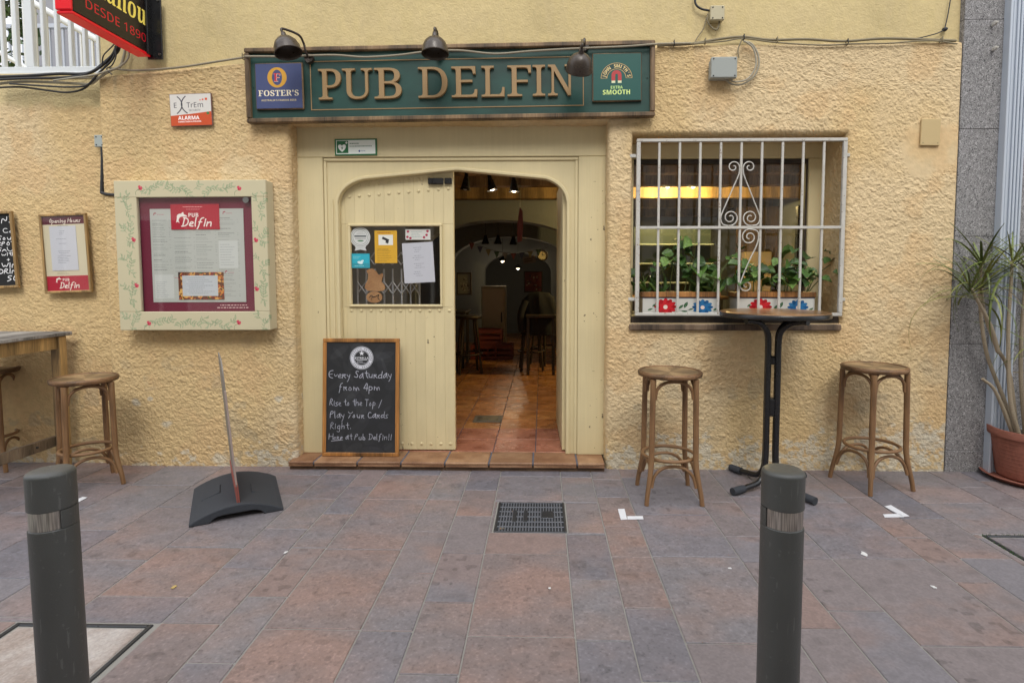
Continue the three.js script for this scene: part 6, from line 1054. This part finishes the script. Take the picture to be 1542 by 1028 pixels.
  pic(699, 427, -3.69, .2, .3, 0, (g, W, H) => { g.fillStyle = '#6a695c'; g.fillRect(0, 0, W, H); const r = rng(3); for (let k = 0; k < 26; k++) { g.fillStyle = r() < .5 ? '#3c3b34' : '#8a8878'; g.fillRect(30 + r() * 90, 30 + r() * 130, 8 + 20 * r(), 6 + 14 * r()); } }, 'dark framed picture on the arch wall inside the doorway');
  pic(803, 424, -5.19, .3, .34, 0, (g, W, H) => { g.fillStyle = '#6e2a26'; g.fillRect(0, 0, W, H); const r = rng(8); for (let k = 0; k < 20; k++) { g.fillStyle = ['#a8a08c', '#3a1c1a', '#8c4a30'][k % 3]; g.fillRect(10 + r() * 120, 10 + r() * 160, 10 + 22 * r(), 6 + 18 * r()); } }, 'dark red poster deep inside the doorway above the black jacket');
  [[731, 362], [750, 362], [773, 363]].forEach(([x, y], i) => { const z = -4.45, p = WP(x, y, z), o = thing('hanging_lamp', ['left small dark lamp hanging beyond the first arch', 'middle small dark lamp hanging beyond the first arch', 'right small dark lamp hanging beyond the first arch'][i], 'ceiling lamp', [p.x, p.y, z], 0, 'dark lamps beyond the first arch'); part('shade', lathe([[.0, .08], [.02, .08], [.03, .03], [.062, -.05], [.058, -.05], [.024, .03], [0, .04]], 18), M.black, o); part('cord', cyl(.004, .004, CH - p.y - .08, 0, (CH - p.y - .08) / 2 + .08, 0, 6), M.black, o); });
  { const z = -5.19, p = WP(797, 391, z), o = thing('wall_notice', 'small pale notice beside the clock deep inside the doorway', 'notice', [p.x, p.y, z]); o.rotation.z = .15; part('sheet', sheet(.2, .11, .006, 0, 0, .005), printed(128, 72, (g, W, H) => { g.fillStyle = '#8f7f78'; g.fillRect(0, 0, W, H); textRows(g, 14, 20, 100, 2, 22, '#4a3430', 3, 10); }, .6), o); }
  // a string of small flags under the first arch
  { const cols = [[.12, .03, .03], [.03, .035, .08], [.12, .10, .04], [.025, .055, .03], [.12, .11, .10]], a = WP(700, 360, -3.2), b = WP(826, 372, -3.2), o = thing('bunting', 'string of small coloured flags across the arch inside the doorway', 'bunting'); const pts = []; for (let i = 0; i <= 10; i++) { const t = i / 10; pts.push(V(lerp(a.x, b.x, t), lerp(a.y, b.y, t) - .12 * Math.sin(Math.PI * t), -3.2)); } part('cord', sweep(pts, .003, 30, 5), M.black, o); for (let i = 0; i < 9; i++) { const p = pts[i + 1], g = extr(polyShape([[-.035, 0], [.035, 0], [0, -.085]]), .002); part('flag', g.translate(p.x - .02, p.y, p.z).rotateY(0), lin(...cols[i % 5], .8, { side: THREE.DoubleSide }), o); } }
  { const z = -2.4, p = WP(783, 335, z), o = thing('hung_flag', 'narrow red flag hanging from the ceiling inside the doorway', 'flag', [p.x, p.y, z]); part('cloth', boxUV(extr(polyShape([[0, .17], [.03, .12], [.035, -.05], [.02, -.2], [-.03, -.22], [-.03, -.02], [-.01, .12]]), .006, .001)), lin(.13, .035, .035, .9), o); part('cord', cyl(.003, .003, CH - p.y - .15, 0, (CH - p.y - .15) / 2 + .16, 0, 6), M.black, o); }
  // metal floor plate just inside
  { const a = GP(708, 636, STEP), b = GP(757, 626.5, STEP), o = thing('floor_plate', 'small grey metal plate set on the tiles inside the doorway', 'floor plate', [(a.x + b.x) / 2 + .01, STEP + .001, (a.z + b.z) / 2]); const w = b.x - a.x - .02, l = a.z - b.z; part('plate', cbox(w, .006, l, .002, 0, .003, 0), lin(.16, .14, .11, .5, { metalness: .4 }), o); part('plate_rim', cbox(w * .75, .004, l * .6, .001, 0, .0075, 0), lin(.2, .17, .12, .5, { metalness: .4, map: woodA }), o); }
  // behind the window: first aid cabinet on a timber wall, a dark screen and a bench
  { const z = -4.2, a = WP(1121, 440, z), b = WP(1163, 379, z), o = thing('first_aid_cabinet', 'beige cabinet with a black heart inside the window', 'cabinet', [(a.x + b.x) / 2, (a.y + b.y) / 2, z]), w = b.x - a.x, h = b.y - a.y; part('body', cbox(w, h, .16, .008, 0, 0, -.08), lin(.46, .36, .24, .5), o); const s = new THREE.Shape(); s.moveTo(0, -.085); s.bezierCurveTo(-.11, -.01, -.09, .075, -.04, .07); s.quadraticCurveTo(-.008, .066, 0, .035); s.quadraticCurveTo(.008, .066, .04, .07); s.bezierCurveTo(.09, .075, .11, -.01, 0, -.085); part('heart', extr(s, .004).translate(w * .14, .03, .001), M.black, o); part('catch', cbox(.1, .14, .012, .003, -w * .28, -.0, .007), lin(.06, .05, .04, .4), o);
    const wall = thing('timber_partition', 'brown boarded partition behind the window at the right', 'partition'); const x0 = WP(1108, 400, z - .2).x; for (let k = 0; k < 12; k++) part('board', span(x0 + k * .14, x0 + k * .14 + .137, STEP, CH - .165, z - .22, z - .2, .003, k, k), M.board, wall);
    const tv = thing('wall_screen', 'narrow dark screen on the partition behind the window', 'screen'), p = WP(1211, 360, -1.6); part('case', span(p.x - .05, p.x + .12, p.y - .32, p.y + .32, -1.68, -1.62, .006), M.black, tv); part('glass', span(p.x - .04, p.x + .11, p.y - .31, p.y + .31, -1.6199, -1.617, .001), lin(.02, .02, .025, .08), tv); }
  { const z = -3.0, a = WP(945, 500, z), b = WP(1090, 425, z), o = thing('bar_counter', 'dark bar counter low behind the window plants', 'counter'); part('front', span(a.x, b.x, STEP, 1.02, z - .5, z, .006), M.darkWood, o); part('counter_top', span(a.x - .05, b.x + .05, 1.0205, 1.06, z - .55, z + .06, .008), M.tabletop, o); }
  { const z = -3.6, o = thing('glass_shelf', 'pale green empty glass shelf behind the bar counter inside the window', 'shelf'), a = WP(960, 400, z), b = WP(1075, 400, z); for (const y of [1.2, 1.45, 1.7]) { part('shelf_board', span(a.x, b.x, y, y + .02, z - .2, z, .003), lin(.25, .3, .28, .3), o); } part('back_panel', span(a.x - .02, b.x + .02, 1.1, 1.95, z - .24, z - .2005, .003), lin(.045, .06, .055, .3), o); }
  // folding gate standing behind the door glass
  { const P = M.pane, o = thing('folding_gate', 'folded pale metal scissor gate behind the door glass', 'gate', [0, 0, LZ - .12]), gm = lin(.35, .36, .38, .4, { metalness: .5 }); const n = 7, x0 = P.x0 + .0, x1 = P.x0 + (P.x1 - P.x0) * .72; for (let k = 0; k <= n; k++) { const x = lerp(x0, x1, k / n); part('upright', span(x - .006, x + .006, STEP, 1.36, -.012, -.002, .002), gm, o); if (k < n) for (let j = 0; j < 8; j++) { const y = .9 + j * .07, xb = lerp(x0, x1, (k + 1) / n); if (j % 3 === 1) for (const s of [0, 1]) part('lattice_bar', sweep([V(x, y + (s ? .09 : 0), .006 * (s ? 1 : -.2)), V(xb, y + (s ? 0 : .09), .006 * (s ? 1 : -.2))], .0048, 2, 5), gm, o); } } }
}
// ---------------------------------------------------------------- draw
delete M.pane;
scene.traverse((o) => { if (o.isMesh) { o.castShadow = true; o.receiveShadow = true; } });
renderer.render(scene, camera);
